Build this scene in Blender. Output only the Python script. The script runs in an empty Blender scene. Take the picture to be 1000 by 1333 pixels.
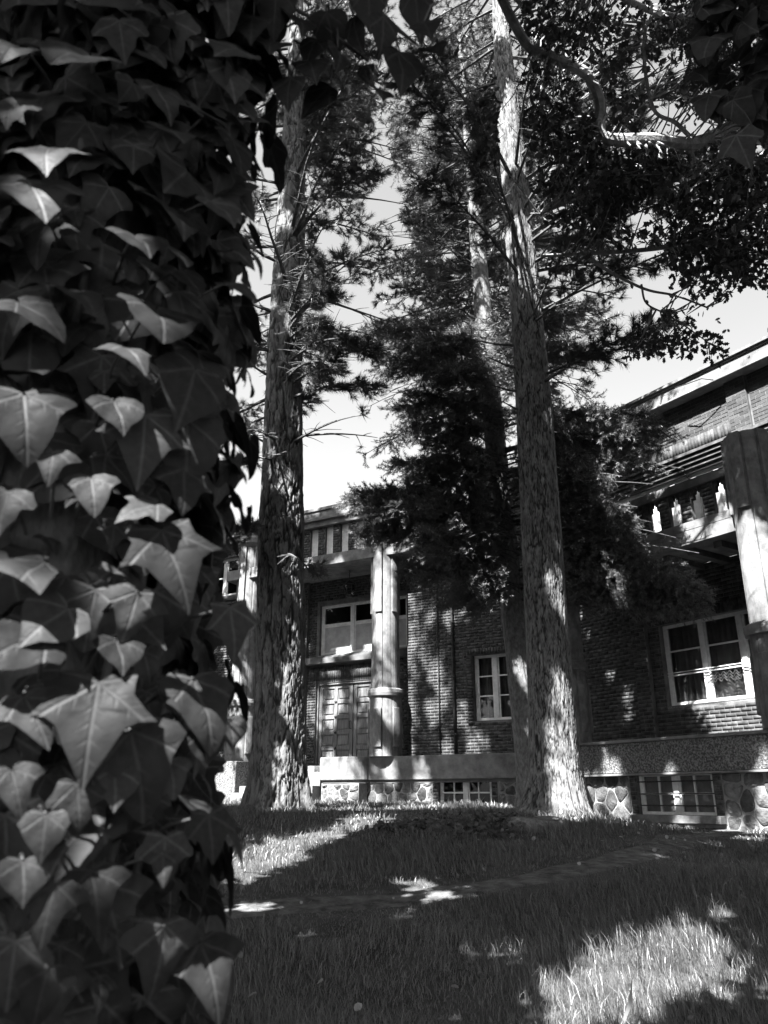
import bpy, math, random
import numpy as np
from mathutils import Vector, Matrix
random.seed(7); RNG = np.random.default_rng(11)
SC = bpy.context.scene
COL = SC.collection

# ------------------------------------------------------------------ camera, light, exposure
PITCH = math.radians(19.9); CP, SP = math.cos(PITCH), math.sin(PITCH); FPX = 1032.0
cam = bpy.data.cameras.new("camera"); camo = bpy.data.objects.new("camera", cam); COL.objects.link(camo)
camo.location = (0, 0, 0); camo.rotation_euler = (math.radians(90) + PITCH, 0, 0)
cam.sensor_fit = 'VERTICAL'; cam.sensor_height = 36.0; cam.lens = FPX / 1333.0 * 36.0
cam.clip_start = 0.05; cam.clip_end = 2000
cam.dof.use_dof = True; cam.dof.focus_distance = 15.0; cam.dof.aperture_fstop = 7.0
SC.camera = camo

SUN_EL = math.radians(52); HX, HY = 0.60, 0.80
SUN_TRAVEL = Vector((HX * math.cos(SUN_EL), HY * math.cos(SUN_EL), -math.sin(SUN_EL)))
TO_SUN = np.array(-SUN_TRAVEL)
world = bpy.data.worlds.new("World"); SC.world = world; world.use_nodes = True
wn = world.node_tree.nodes; wl = world.node_tree.links
sky = wn.new('ShaderNodeTexSky'); sky.sky_type = 'NISHITA'; sky.sun_disc = False
sky.sun_elevation = SUN_EL; sky.dust_density = 3.0; sky.sun_rotation = math.atan2(-HX, -HY)
bw = wn.new('ShaderNodeRGBToBW'); bg = wn['Background']
wl.new(sky.outputs[0], bw.inputs[0]); wl.new(bw.outputs[0], bg.inputs[0]); bg.inputs[1].default_value = 0.072
sun = bpy.data.lights.new("sun", 'SUN'); sun.energy = 5.0; sun.angle = math.radians(0.53); sun.color = (1, 1, 1)
suno = bpy.data.objects.new("sun", sun); COL.objects.link(suno)
suno.rotation_euler = SUN_TRAVEL.to_track_quat('-Z', 'Y').to_euler(); suno.location = (-20, -25, 40)
SC.view_settings.view_transform = 'Standard'; SC.view_settings.look = 'None'
SC.view_settings.exposure = 2.85; SC.view_settings.gamma = 1.0
SC.view_settings.use_curve_mapping = False
SC.cycles.max_bounces = 6; SC.cycles.diffuse_bounces = 3; SC.cycles.transparent_max_bounces = 8

# ------------------------------------------------------------------ measuring helpers
def ray(px, py):
    u = (px - 500) / FPX; v = (666.5 - py) / FPX
    return np.array([u, CP - v * SP, SP + v * CP])
def W(px, py, t): return ray(px, py) * t
def proj(P):
    P = np.atleast_2d(P); t = P[:, 1] * CP + P[:, 2] * SP
    ts = np.where(t > 0.05, t, 0.05)
    return np.stack([500 + FPX * P[:, 0] / ts, 666.5 - FPX * (P[:, 2] * CP - P[:, 1] * SP) / ts, t], 1)

def vnoise(p, seed=0):
    """smooth value noise in 3-D, about -1..1"""
    p = np.asarray(p, float); i = np.floor(p).astype(np.int64); f = p - i; f = f * f * (3 - 2 * f)
    def h(a, b, c):
        n = (a * 374761393 + b * 668265263 + c * 1274126177 + seed * 974711) & 0x7fffffff
        n = ((n ^ (n >> 13)) * 1274126177) & 0x7fffffff
        return ((n ^ (n >> 16)) & 0xffff) / 32767.5 - 1
    r = 0
    for dx in (0, 1):
        for dy in (0, 1):
            for dz in (0, 1):
                w = (f[..., 0] if dx else 1 - f[..., 0]) * (f[..., 1] if dy else 1 - f[..., 1]) * (f[..., 2] if dz else 1 - f[..., 2])
                r = r + w * h(i[..., 0] + dx, i[..., 1] + dy, i[..., 2] + dz)
    return r
def fbm(p, seed=0, o=3):
    r = 0; a = 1.0; p = np.asarray(p, float)
    for k in range(o): r = r + a * vnoise(p, seed + k); p = p * 2.03; a *= 0.5
    return r

# ------------------------------------------------------------------ object helpers
def tag(o, label=None, cat=None, group=None, kind=None):
    if label: o['label'] = label
    if cat: o['category'] = cat
    if group: o['group'] = group
    if kind: o['kind'] = kind
    return o
def put(o, parent):
    COL.objects.link(o)
    if parent is not None:
        o.parent = parent
        if parent.type == 'EMPTY': o.matrix_parent_inverse = Matrix.Translation(-parent.location)
    return o
def empty(name, loc, label, cat, group=None):
    o = bpy.data.objects.new(name, None); o.location = tuple(loc); o.empty_display_size = 0.2
    COL.objects.link(o); return tag(o, label, cat, group)
def mesh_np(name, V, T, m, parent=None, attr=None, uv=None, smooth=False):
    me = bpy.data.meshes.new(name); V = np.asarray(V, np.float32); T = np.asarray(T, np.int32)
    k = T.shape[1]
    me.vertices.add(len(V)); me.vertices.foreach_set('co', V.ravel())
    me.loops.add(T.size); me.loops.foreach_set('vertex_index', T.ravel())
    me.polygons.add(len(T)); me.polygons.foreach_set('loop_start', np.arange(0, T.size, k, dtype=np.int32))
    if smooth: me.polygons.foreach_set('use_smooth', np.ones(len(T), bool))
    me.update(calc_edges=True)
    if attr is not None:
        a = me.attributes.new('rnd', 'FLOAT', 'POINT'); a.data.foreach_set('value', np.asarray(attr, np.float32))
    if uv is not None:
        l = me.uv_layers.new(name='leaf'); l.data.foreach_set('uv', np.asarray(uv, np.float32)[T.ravel()].ravel())
    me.materials.append(m)
    return put(bpy.data.objects.new(name, me), parent)

class MB:
    """collects quads / tris and builds ONE mesh object"""
    def __init__(s): s.v = []; s.f = []
    def hexa(s, c):
        b = len(s.v); s.v += [tuple(p) for p in c]
        s.f += [tuple(b + i for i in q) for q in ((0, 3, 2, 1), (4, 5, 6, 7), (0, 1, 5, 4), (1, 2, 6, 5), (2, 3, 7, 6), (3, 0, 4, 7))]
    def prism(s, poly_a, poly_b, caps=True):
        n = len(poly_a); b = len(s.v); s.v += [tuple(p) for p in poly_a] + [tuple(p) for p in poly_b]
        for i in range(n): j = (i + 1) % n; s.f.append((b + i, b + j, b + n + j, b + n + i))
        if caps: s.f.append(tuple(b + i for i in reversed(range(n)))); s.f.append(tuple(b + n + i for i in range(n)))
    def tube(s, pts, rad, n=6, cap=True):
        pts = [Vector(p) for p in pts]; b = len(s.v); m = len(pts)
        for i, p in enumerate(pts):
            t = (pts[min(i + 1, m - 1)] - pts[max(i - 1, 0)]).normalized()
            a = t.orthogonal().normalized() if i == 0 else (a - t * a.dot(t)).normalized()
            c = t.cross(a); r = rad[i] if hasattr(rad, '__len__') else rad
            for k in range(n):
                w = 2 * math.pi * k / n; s.v.append(tuple(p + (a * math.cos(w) + c * math.sin(w)) * r))
        for i in range(m - 1):
            for k in range(n):
                q = (k + 1) % n; s.f.append((b + i * n + k, b + i * n + q, b + (i + 1) * n + q, b + (i + 1) * n + k))
        if cap:
            s.f.append(tuple(b + k for k in reversed(range(n)))); s.f.append(tuple(b + (m - 1) * n + k for k in range(n)))
    def build(s, name, m, parent=None, smooth=False, bevel=0.0):
        me = bpy.data.meshes.new(name); me.from_pydata(s.v, [], s.f)
        if smooth: me.polygons.foreach_set('use_smooth', [True] * len(me.polygons))
        me.update(); me.materials.append(m)
        o = put(bpy.data.objects.new(name, me), parent)
        if bevel:
            bm_ = o.modifiers.new('bevel', 'BEVEL'); bm_.width = bevel; bm_.segments = 2; bm_.limit_method = 'ANGLE'
        return o

# ------------------------------------------------------------------ materials (all procedural, neutral greys: the photograph is black and white)
def g3(v): return (v, v, v, 1)
def base_mat(name):
    m = bpy.data.materials.new(name); m.use_nodes = True; return m, m.node_tree.nodes, m.node_tree.links
def stone_mat(name, lo, hi, scale=6, rough=.85, bump=.3, stretch=(1, 1, 1), bscale=None, spread=0.0, contrast=(.35, .65), bdist=.02, dirt=0.0):
    m, n, l = base_mat(name); p = n['Principled BSDF']; p.inputs['Roughness'].default_value = rough
    p.inputs['Specular IOR Level'].default_value = .25
    tc = n.new('ShaderNodeTexCoord'); mp = n.new('ShaderNodeMapping'); mp.inputs['Scale'].default_value = stretch
    l.new(tc.outputs['Object'], mp.inputs[0])
    nz = n.new('ShaderNodeTexNoise'); nz.inputs['Scale'].default_value = scale; nz.inputs['Detail'].default_value = 8
    nz.inputs['Roughness'].default_value = .62; l.new(mp.outputs[0], nz.inputs[0])
    cr = n.new('ShaderNodeValToRGB'); cr.color_ramp.elements[0].position, cr.color_ramp.elements[1].position = contrast
    cr.color_ramp.elements[0].color = g3(lo); cr.color_ramp.elements[1].color = g3(hi); l.new(nz.outputs[0], cr.inputs[0])
    out = cr.outputs[0]
    if spread:
        at = n.new('ShaderNodeAttribute'); at.attribute_name = 'rnd'; oi = n.new('ShaderNodeObjectInfo')
        ad = n.new('ShaderNodeMath'); ad.operation = 'ADD'; l.new(at.outputs['Fac'], ad.inputs[0]); l.new(oi.outputs['Random'], ad.inputs[1])
        fr = n.new('ShaderNodeMath'); fr.operation = 'FRACT'; l.new(ad.outputs[0], fr.inputs[0])
        mr = n.new('ShaderNodeMapRange'); mr.inputs[3].default_value = 1 - spread; mr.inputs[4].default_value = 1 + spread; l.new(fr.outputs[0], mr.inputs[0])
        mx = n.new('ShaderNodeMix'); mx.data_type = 'RGBA'; mx.blend_type = 'MULTIPLY'; mx.inputs[0].default_value = 1
        l.new(out, mx.inputs[6]); l.new(mr.outputs[0], mx.inputs[7]); out = mx.outputs[2]
    if dirt:
        n3 = n.new('ShaderNodeTexNoise'); n3.inputs['Scale'].default_value = 1.3; n3.inputs['Detail'].default_value = 9; n3.inputs['Roughness'].default_value = .7
        l.new(tc.outputs['Object'], n3.inputs[0])
        r3 = n.new('ShaderNodeMapRange'); r3.inputs[1].default_value = .35; r3.inputs[2].default_value = .68; r3.inputs[3].default_value = 1; r3.inputs[4].default_value = 1 - dirt
        l.new(n3.outputs[0], r3.inputs[0])
        mx = n.new('ShaderNodeMix'); mx.data_type = 'RGBA'; mx.blend_type = 'MULTIPLY'; mx.inputs[0].default_value = 1
        l.new(out, mx.inputs[6]); l.new(r3.outputs[0], mx.inputs[7]); out = mx.outputs[2]
    l.new(out, p.inputs['Base Color'])
    n2 = n.new('ShaderNodeTexNoise'); n2.inputs['Scale'].default_value = bscale or scale * 5; n2.inputs['Detail'].default_value = 6
    l.new(mp.outputs[0], n2.inputs[0]); b = n.new('ShaderNodeBump'); b.inputs['Strength'].default_value = bump; b.inputs['Distance'].default_value = bdist
    l.new(n2.outputs[0], b.inputs['Height']); l.new(b.outputs[0], p.inputs['Normal'])
    return m
def leaf_mat(name, lo, hi, trans=.25, gloss=.06, rough=.45, scale=3.0):
    """diffuse + translucent + a little gloss; grey varies per leaf (attribute rnd / object) and by noise"""
    m, n, l = base_mat(name); n.remove(n['Principled BSDF']); o = n['Material Output']
    at = n.new('ShaderNodeAttribute'); at.attribute_name = 'rnd'; oi = n.new('ShaderNodeObjectInfo')
    ad = n.new('ShaderNodeMath'); ad.operation = 'ADD'; l.new(at.outputs['Fac'], ad.inputs[0]); l.new(oi.outputs['Random'], ad.inputs[1])
    fr = n.new('ShaderNodeMath'); fr.operation = 'FRACT'; l.new(ad.outputs[0], fr.inputs[0])
    mr = n.new('ShaderNodeMapRange'); mr.inputs[3].default_value = lo; mr.inputs[4].default_value = hi; l.new(fr.outputs[0], mr.inputs[0])
    d = n.new('ShaderNodeBsdfDiffuse'); t = n.new('ShaderNodeBsdfTranslucent'); g = n.new('ShaderNodeBsdfGlossy'); g.inputs['Roughness'].default_value = rough
    g.inputs['Color'].default_value = g3(.8)
    l.new(mr.outputs[0], d.inputs[0]); l.new(mr.outputs[0], t.inputs[0])
    a = n.new('ShaderNodeMixShader'); a.inputs[0].default_value = trans; l.new(d.outputs[0], a.inputs[1]); l.new(t.outputs[0], a.inputs[2])
    b = n.new('ShaderNodeMixShader'); b.inputs[0].default_value = gloss; l.new(a.outputs[0], b.inputs[1]); l.new(g.outputs[0], b.inputs[2])
    l.new(b.outputs[0], o.inputs['Surface'])
    return m
def ivy_mat(name, lo, hi, angles=(0, 52, -52, 105, -105)):
    """ivy leaf: pale veins fan out from the leaf stalk (leaf coordinates in the uv map)"""
    m, n, l = base_mat(name); p = n['Principled BSDF']; p.inputs['Roughness'].default_value = .55
    p.inputs['Specular IOR Level'].default_value = .12
    uv = n.new('ShaderNodeUVMap'); uv.uv_map = 'leaf'; sx = n.new('ShaderNodeSeparateXYZ'); l.new(uv.outputs[0], sx.inputs[0])
    def mth(op, a, b=None, c=None):
        k = n.new('ShaderNodeMath'); k.operation = op
        for i, q in enumerate((a, b, c)):
            if q is None: continue
            if isinstance(q, (int, float)): k.inputs[i].default_value = q
            else: l.new(q, k.inputs[i])
        return k.outputs[0]
    best = None
    for a in angles:
        c, s = math.cos(math.radians(a)), math.sin(math.radians(a))
        across = mth('ABSOLUTE', mth('SUBTRACT', mth('MULTIPLY', sx.outputs[0], c), mth('MULTIPLY', sx.outputs[1], s)))
        along = mth('ADD', mth('MULTIPLY', sx.outputs[0], s), mth('MULTIPLY', sx.outputs[1], c))
        pen = mth('MULTIPLY', mth('LESS_THAN', along, 0.0), 10.0)
        # side veins leave every main vein at a slant
        side = mth('ABSOLUTE', mth('SUBTRACT', mth('FRACT', mth('MULTIPLY', mth('SUBTRACT', along, mth('MULTIPLY', across, .8)), 5.5)), .5))
        dd = mth('ADD', across, pen)
        best = dd if best is None else mth('MINIMUM', best, dd)
        sv = mth('ADD', mth('MULTIPLY', side, .13), mth('ADD', pen, mth('MULTIPLY', across, .22)))
        best2 = sv if a == angles[0] else mth('MINIMUM', best2, sv)
    def line(d, w0, w1, amt):
        r = n.new('ShaderNodeMapRange'); r.inputs[1].default_value = w0; r.inputs[2].default_value = w1; r.inputs[3].default_value = amt; r.inputs[4].default_value = 0
        l.new(d, r.inputs[0]); return r.outputs[0]
    vein = mth('MAXIMUM', line(best, .006, .032, 1.0), line(best2, .004, .035, .40))
    oi = n.new('ShaderNodeObjectInfo'); at = n.new('ShaderNodeAttribute'); at.attribute_name = 'rnd'
    fr = mth('FRACT', mth('ADD', oi.outputs['Random'], at.outputs['Fac']))
    mr = n.new('ShaderNodeMapRange'); mr.inputs[3].default_value = lo; mr.inputs[4].default_value = hi; l.new(fr, mr.inputs[0])
    tc = n.new('ShaderNodeTexCoord'); nz = n.new('ShaderNodeTexNoise'); nz.inputs['Scale'].default_value = 7; nz.inputs['Detail'].default_value = 6; l.new(uv.outputs[0], nz.inputs[0])
    mot = mth('MULTIPLY_ADD', nz.outputs[0], .9, .55)
    col = mth('MULTIPLY', mth('MULTIPLY', mr.outputs[0], mot), mth('MULTIPLY_ADD', vein, 1.1, 1.0))
    l.new(col, p.inputs['Base Color'])
    bp = n.new('ShaderNodeBump'); bp.inputs['Strength'].default_value = .35; bp.inputs['Distance'].default_value = .004; bp.invert = True
    l.new(mth('ADD', vein, mth('MULTIPLY', nz.outputs[0], .5)), bp.inputs['Height']); l.new(bp.outputs[0], p.inputs['Normal'])
    t = n.new('ShaderNodeBsdfTranslucent'); l.new(col, t.inputs[0])
    ms = n.new('ShaderNodeMixShader'); ms.inputs[0].default_value = .16
    l.new(p.outputs[0], ms.inputs[1]); l.new(t.outputs[0], ms.inputs[2]); l.new(ms.outputs[0], n['Material Output'].inputs['Surface'])
    return m
def glass_mat():
    m, n, l = base_mat('window_glass'); n.remove(n['Principled BSDF'])
    tr = n.new('ShaderNodeBsdfTransparent'); tr.inputs[0].default_value = g3(.78); gl = n.new('ShaderNodeBsdfGlossy'); gl.inputs['Roughness'].default_value = .02
    fr = n.new('ShaderNodeFresnel'); fr.inputs['IOR'].default_value = 1.5; ml = n.new('ShaderNodeMath'); ml.operation = 'MULTIPLY_ADD'; ml.inputs[1].default_value = .4; ml.inputs[2].default_value = 0
    l.new(fr.outputs[0], ml.inputs[0]); mx = n.new('ShaderNodeMixShader'); l.new(ml.outputs[0], mx.inputs[0]); l.new(tr.outputs[0], mx.inputs[1]); l.new(gl.outputs[0], mx.inputs[2])
    l.new(mx.outputs[0], n['Material Output'].inputs['Surface']); return m
M = dict(
    brick=stone_mat('brick', .035, .10, 9, .9, .35, spread=.35, bscale=60, bdist=.006, dirt=.35),
    mortar=stone_mat('mortar', .15, .25, 12, .95, .3, bscale=80, bdist=.004),
    wallmortar=stone_mat('wall_mortar', .07, .15, 4, .95, .3, bscale=80, bdist=.004),
    concrete=stone_mat('concrete', .12, .24, 3.5, .9, .35, bscale=45, bdist=.01, dirt=.35),
    roughcast=stone_mat('roughcast', .07, .26, 30, .95, .9, bscale=42, bdist=.03, contrast=(.42, .6), dirt=.3),
    column=stone_mat('column_stone', .12, .25, 5, .9, .5, stretch=(1.2, 1.2, .8), bscale=38, bdist=.012, dirt=.45),
    stone=stone_mat('field_stone', .04, .13, 5, .85, .6, spread=.5, bscale=25, bdist=.03),
    paint=stone_mat('white_paint', .50, .66, 8, .5, .12, bscale=60, bdist=.003, dirt=.15),
    wood=stone_mat('door_wood', .08, .20, 5, .6, .35, stretch=(7, 7, .6), bscale=12, bdist=.006, dirt=.2),
    iron=stone_mat('dark_iron', .02, .05, 10, .5, .2),
    soffit=stone_mat('soffit', .08, .14, 4, .9, .2, dirt=.3),
    roof=stone_mat('roof_metal', .08, .16, 4, .6, .2),
    curtain=stone_mat('curtain', .15, .24, 3, .9, .1),
    board=stone_mat('painted_board', .30, .42, 4, .7, .15, dirt=.25),
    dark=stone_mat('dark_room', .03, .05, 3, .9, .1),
    fir_bark=stone_mat('fir_bark', .08, .20, 12, .9, .7, stretch=(1.4, 1.4, .7), bscale=70, bdist=.012),
    twig=stone_mat('twig_bark', .035, .10, 12, .9, .5, bscale=40),
    oak_bark=stone_mat('limb_bark', .16, .36, 10, .9, .6, bscale=40),
    needle=leaf_mat('pine_needle', .05, .11, .2, .05, .4),
    fir=leaf_mat('fir_needle', .06, .17, .2, .05, .45),
    broad=leaf_mat('broad_leaf', .03, .07, .22, .04, .4),
    grass=leaf_mat('grass_blade', .06, .17, .35, .05, .4),
    litter=leaf_mat('leaf_litter', .10, .30, .2, .03, .5),
    straw=leaf_mat('dry_blade', .35, .40, .3, .05, .4),
    cover=leaf_mat('ground_cover', .025, .06, .2, .06, .4),
    ivy=ivy_mat('ivy_leaf', .015, .044),
    heart=ivy_mat('heart_leaf', .012, .024, (0, 35, -35)),
    soil=stone_mat('soil', .035, .08, 2.5, .95, .8, bscale=14, bdist=.04),
    dirt=stone_mat('path_dirt', .04, .15, 7.0, .95, .8, bscale=18, bdist=.03),
    glass=glass_mat(),
    stump=stone_mat('cut_wood', .06, .15, 14, .9, .5, bscale=40),
)

# ------------------------------------------------------------------ ground
YC = np.array([-400, -50, 0, 4.6, 7, 9, 11, 13, 20, 60, 900.]); ZC = np.array([-3, -1.5, -1.25, -1.06, -.78, -.52, -.25, -.18, -.13, -.1, 2.])
ZR = np.array([-3, -1.5, -1.25, -1.06, -.86, -.70, -.60, -.50, -.32, -.3, 2.])
def ground_z(x, y):
    x = np.asarray(x, float); y = np.asarray(y, float)
    k = np.clip((x - 2.2) / 2.6, 0, 1); k = k * k * (3 - 2 * k)
    z = np.interp(y, YC, ZC) * (1 - k) + np.interp(y, YC, ZR) * k
    q = np.stack([x * .55, y * .55, x * 0], -1)
    fade = np.exp(-np.maximum(np.abs(y - 8) - 14, 0) / 8)
    return z + .035 * fbm(q, 3, 3) * fade
def ground_hit(px, py):
    r = ray(px, py); t = 1.0
    while t < 60:
        p = r * t
        if p[2] < ground_z(p[0], p[1]): return p
        t += .02
    return r * 60
def axis(lo, hi, step, far):
    a = np.arange(lo, hi + 1e-6, step); k = [hi]; s = step
    while k[-1] < far: s *= 1.35; k.append(k[-1] + s)
    j = [lo]; s = step
    while j[-1] > -far: s *= 1.35; j.append(j[-1] - s)
    return np.concatenate([np.array(j[:0:-1]), a, np.array(k[1:])])
gx = axis(-10, 12, .14, 600); gy = axis(-3, 24, .14, 600)
GX, GY = np.meshgrid(gx, gy); GZ = ground_z(GX, GY)
idx = np.arange(GX.size).reshape(GX.shape)
Q = np.stack([idx[:-1, :-1], idx[:-1, 1:], idx[1:, 1:], idx[1:, :-1]], -1).reshape(-1, 4)
tag(mesh_np('ground', np.stack([GX, GY, GZ], -1).reshape(-1, 3), Q, M['soil'], smooth=True), kind='structure')
PATH = np.array([ground_hit(*q)[:2] for q in ((180, 1205), (300, 1187), (480, 1174), (600, 1160), (700, 1144), (790, 1124), (860, 1104), (905, 1090), (960, 1078))])
PATH = np.vstack([PATH[0] + (PATH[0] - PATH[1]) * 3, PATH, PATH[-1] + np.array([1.2, .2]), PATH[-1] + np.array([4, -1.5])])
seg = np.linspace(0, len(PATH) - 1, 260)
PC = np.stack([np.interp(seg, range(len(PATH)), PATH[:, k]) for k in (0, 1)], 1)
for _ in range(8): PC[1:-1] = (PC[:-2] + PC[1:-1] * 2 + PC[2:]) / 4
def path_dist(x, y):
    d = np.full(np.shape(x), 1e9)
    for a in range(0, len(PC), 2): d = np.minimum(d, np.hypot(x - PC[a, 0], y - PC[a, 1]))
    return d
tn = np.gradient(PC, axis=0); tn /= np.linalg.norm(tn, axis=1)[:, None]; nn = np.stack([-tn[:, 1], tn[:, 0]], 1)
rows = []
for j, o in enumerate(np.linspace(-1, 1, 7)):
    w = .26 + .10 * vnoise(np.stack([PC[:, 0] * 1.7, PC[:, 1] * 1.7, np.full(len(PC), 3.3 * (1 if o > 0 else 2))], 1), 5)
    p = PC + nn * (o * w)[:, None]; z = ground_z(p[:, 0], p[:, 1]) + (.010 if abs(o) < .8 else -.03)
    rows.append(np.column_stack([p, z]))
R = np.stack(rows, 1); idx = np.arange(R.shape[0] * 7).reshape(-1, 7)
Q = np.stack([idx[:-1, :-1], idx[1:, :-1], idx[1:, 1:], idx[:-1, 1:]], -1).reshape(-1, 4)
tag(mesh_np('path', R.reshape(-1, 3), Q, M['dirt'], smooth=True), kind='structure')

# ------------------------------------------------------------------ building: two wings meeting at an angle
class Frame:
    """s runs to the right along the wing, dep runs back into the building, z up"""
    def __init__(f, O, ang):
        a = math.radians(ang); f.O = np.array(O, float); f.d = np.array([math.sin(a), -math.cos(a)]); f.n = np.array([math.cos(a), math.sin(a)])
    def pt(f, s, dep, z):
        p = f.O + f.d * s + f.n * dep; return (p[0], p[1], z)
    def hit(f, px, py, dep):
        r = ray(px, py); t = (f.n @ f.O + dep) / (f.n @ r[:2]); p = r * t
        return float(f.d @ (p[:2] - f.O)), float(p[2])
    def box(f, mb, s0, s1, d0, d1, z0, z1):
        mb.hexa([f.pt(s0, d0, z0), f.pt(s1, d0, z0), f.pt(s1, d1, z0), f.pt(s0, d1, z0), f.pt(s0, d0, z1), f.pt(s1, d0, z1), f.pt(s1, d1, z1), f.pt(s0, d1, z1)])
F1 = Frame((0.04, 20.9), 60)      # entrance wing, origin at the entrance column
F2 = Frame((6.10, 13.14), 34)     # right wing, origin at the big right column
EYEH = 0.0
house = empty('brick_building', (2, 21, -.2), 'two storey dark brick building with stone columns and white windows behind the trees', 'building')

def part(mb, name, m, parent=house, **k): return mb.build(name, m, parent, **k)
def one(F, name, m, s0, s1, d0, d1, z0, z1, parent=house, bevel=0.0):
    mb = MB(); F.box(mb, s0, s1, d0, d1, z0, z1); return mb.build(name, m, parent, bevel=bevel)
def wall(F, name, dep, th, s0, s1, z0, z1, holes, m, parent=house):
    """backing wall with openings"""
    mb = MB(); ss = sorted({s0, s1, *[min(max(q, s0), s1) for h in holes for q in h[:2]]})
    for a, b in zip(ss[:-1], ss[1:]):
        if b - a < 1e-4: continue
        c = (a + b) / 2; cuts = sorted([(h[2], h[3]) for h in holes if h[0] < c < h[1]]); z = z0
        for (h0, h1) in cuts:
            if h0 > z + 1e-4: F.box(mb, a, b, dep, dep + th, z, min(h0, z1))
            z = max(z, h1)
        if z < z1 - 1e-4: F.box(mb, a, b, dep, dep + th, z, z1)
    return mb.build(name, m, parent)
COURSE, BL = .0762, .215
single_bricks = []
def brick_field(F, dep, s0, s1, z0, z1, holes=(), proud=.006, soldier=False, keep=None):
    """list of bricks (s0,s1,z0,z1) laid in running bond, cut at openings"""
    out = []; gap = .011
    if soldier:
        s = s0
        while s < s1 - .02: out.append((s + gap / 2, min(s + COURSE, s1) - gap / 2, z0 + gap / 2, z1 - gap / 2)); s += COURSE
        return [(a, b, c, d, dep, proud) for a, b, c, d in out]
    k = 0; z = z0
    while z < z1 - .02:
        zt = min(z + COURSE, z1); zm = (z + zt) / 2; s = s0 - (BL / 2 if k % 2 else 0)
        while s < s1 - .01:
            a, b = max(s, s0), min(s + BL, s1)
            segs = [(a, b)]
            for h in holes:
                if h[2] < zm < h[3]:
                    ns = []
                    for (p, q) in segs:
                        if q <= h[0] or p >= h[1]: ns.append((p, q)); continue
                        if p < h[0]: ns.append((p, h[0]))
                        if q > h[1]: ns.append((h[1], q))
                    segs = ns
            for (p, q) in segs:
                if q - p > .035: out.append((p + gap / 2, q - gap / 2, z + gap / 2, zt - gap / 2, dep, proud))
            s += BL
        z += COURSE; k += 1
    return out
def lay(F, bricks, parent, name='bricks', m=None):
    """many small bricks as one real-geometry part"""
    if not bricks: return None
    B = np.array(bricks); n = len(B); pr = B[:, 5] + RNG.uniform(-.0015, .003, n)
    V = np.zeros((n, 8, 3))
    for i, (sx, zz, back) in enumerate(((0, 2, 0), (1, 2, 0), (1, 3, 0), (0, 3, 0), (0, 2, 1), (1, 2, 1), (1, 3, 1), (0, 3, 1))):
        s = B[:, sx] + (0 if back else (.002 if sx == 0 else -.002)); d = B[:, 4] + (.004 if back else 0) - (0 if back else pr)
        P = F.O + np.outer(s, F.d) + np.outer(d, F.n); V[:, i, :2] = P; V[:, i, 2] = B[:, zz]
    base = (np.arange(n) * 8)[:, None, None]
    q = np.array([[0, 1, 2, 3], [0, 4, 5, 1], [1, 5, 6, 2], [2, 6, 7, 3], [3, 7, 4, 0]])
    o = mesh_np(name, V.reshape(-1, 3), (base + q).reshape(-1, 4), m or M['brick'], parent, attr=np.repeat(RNG.random(n), 8))
    return tag(o, kind='stuff')
brick_me = None
def lay_single(F, bricks, parent):
    """bricks big enough in the picture to be picked apart: one object each, shared mesh"""
    global brick_me
    if brick_me is None:
        mb = MB(); mb.hexa([(0.004, 0.02, .01), (.996, .02, .01), (1, 1, 0), (0, 1, 0), (.004, .02, .99), (.996, .02, .99), (1, 1, 1), (0, 1, 1)])
        brick_me = bpy.data.meshes.new('brick'); brick_me.from_pydata(mb.v, [], mb.f); brick_me.update(); brick_me.materials.append(M['brick'])
    for (a, b, c, d, dep, pr) in bricks:
        o = bpy.data.objects.new('brick', brick_me); pr += random.uniform(-.003, .004)
        m = Matrix(((F.d[0], F.n[0], 0), (F.d[1], F.n[1], 0), (0, 0, 1))) @ Matrix.Diagonal((b - a, pr + .004, d - c))
        mm = m.to_4x4(); mm.translation = F.pt(a, dep - pr, c); o.matrix_basis = mm
        COL.objects.link(o); o.parent = parent
STONE_LEFT = [295]
def clip_poly(poly, a, b, c):
    out = []
    for i in range(len(poly)):
        p, q = poly[i], poly[(i + 1) % len(poly)]; dp, dq = a * p[0] + b * p[1] - c, a * q[0] + b * q[1] - c
        if dp <= 0: out.append(p)
        if dp * dq < 0: k = dp / (dp - dq); out.append((p[0] + (q[0] - p[0]) * k, p[1] + (q[1] - p[1]) * k))
    return out
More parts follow.
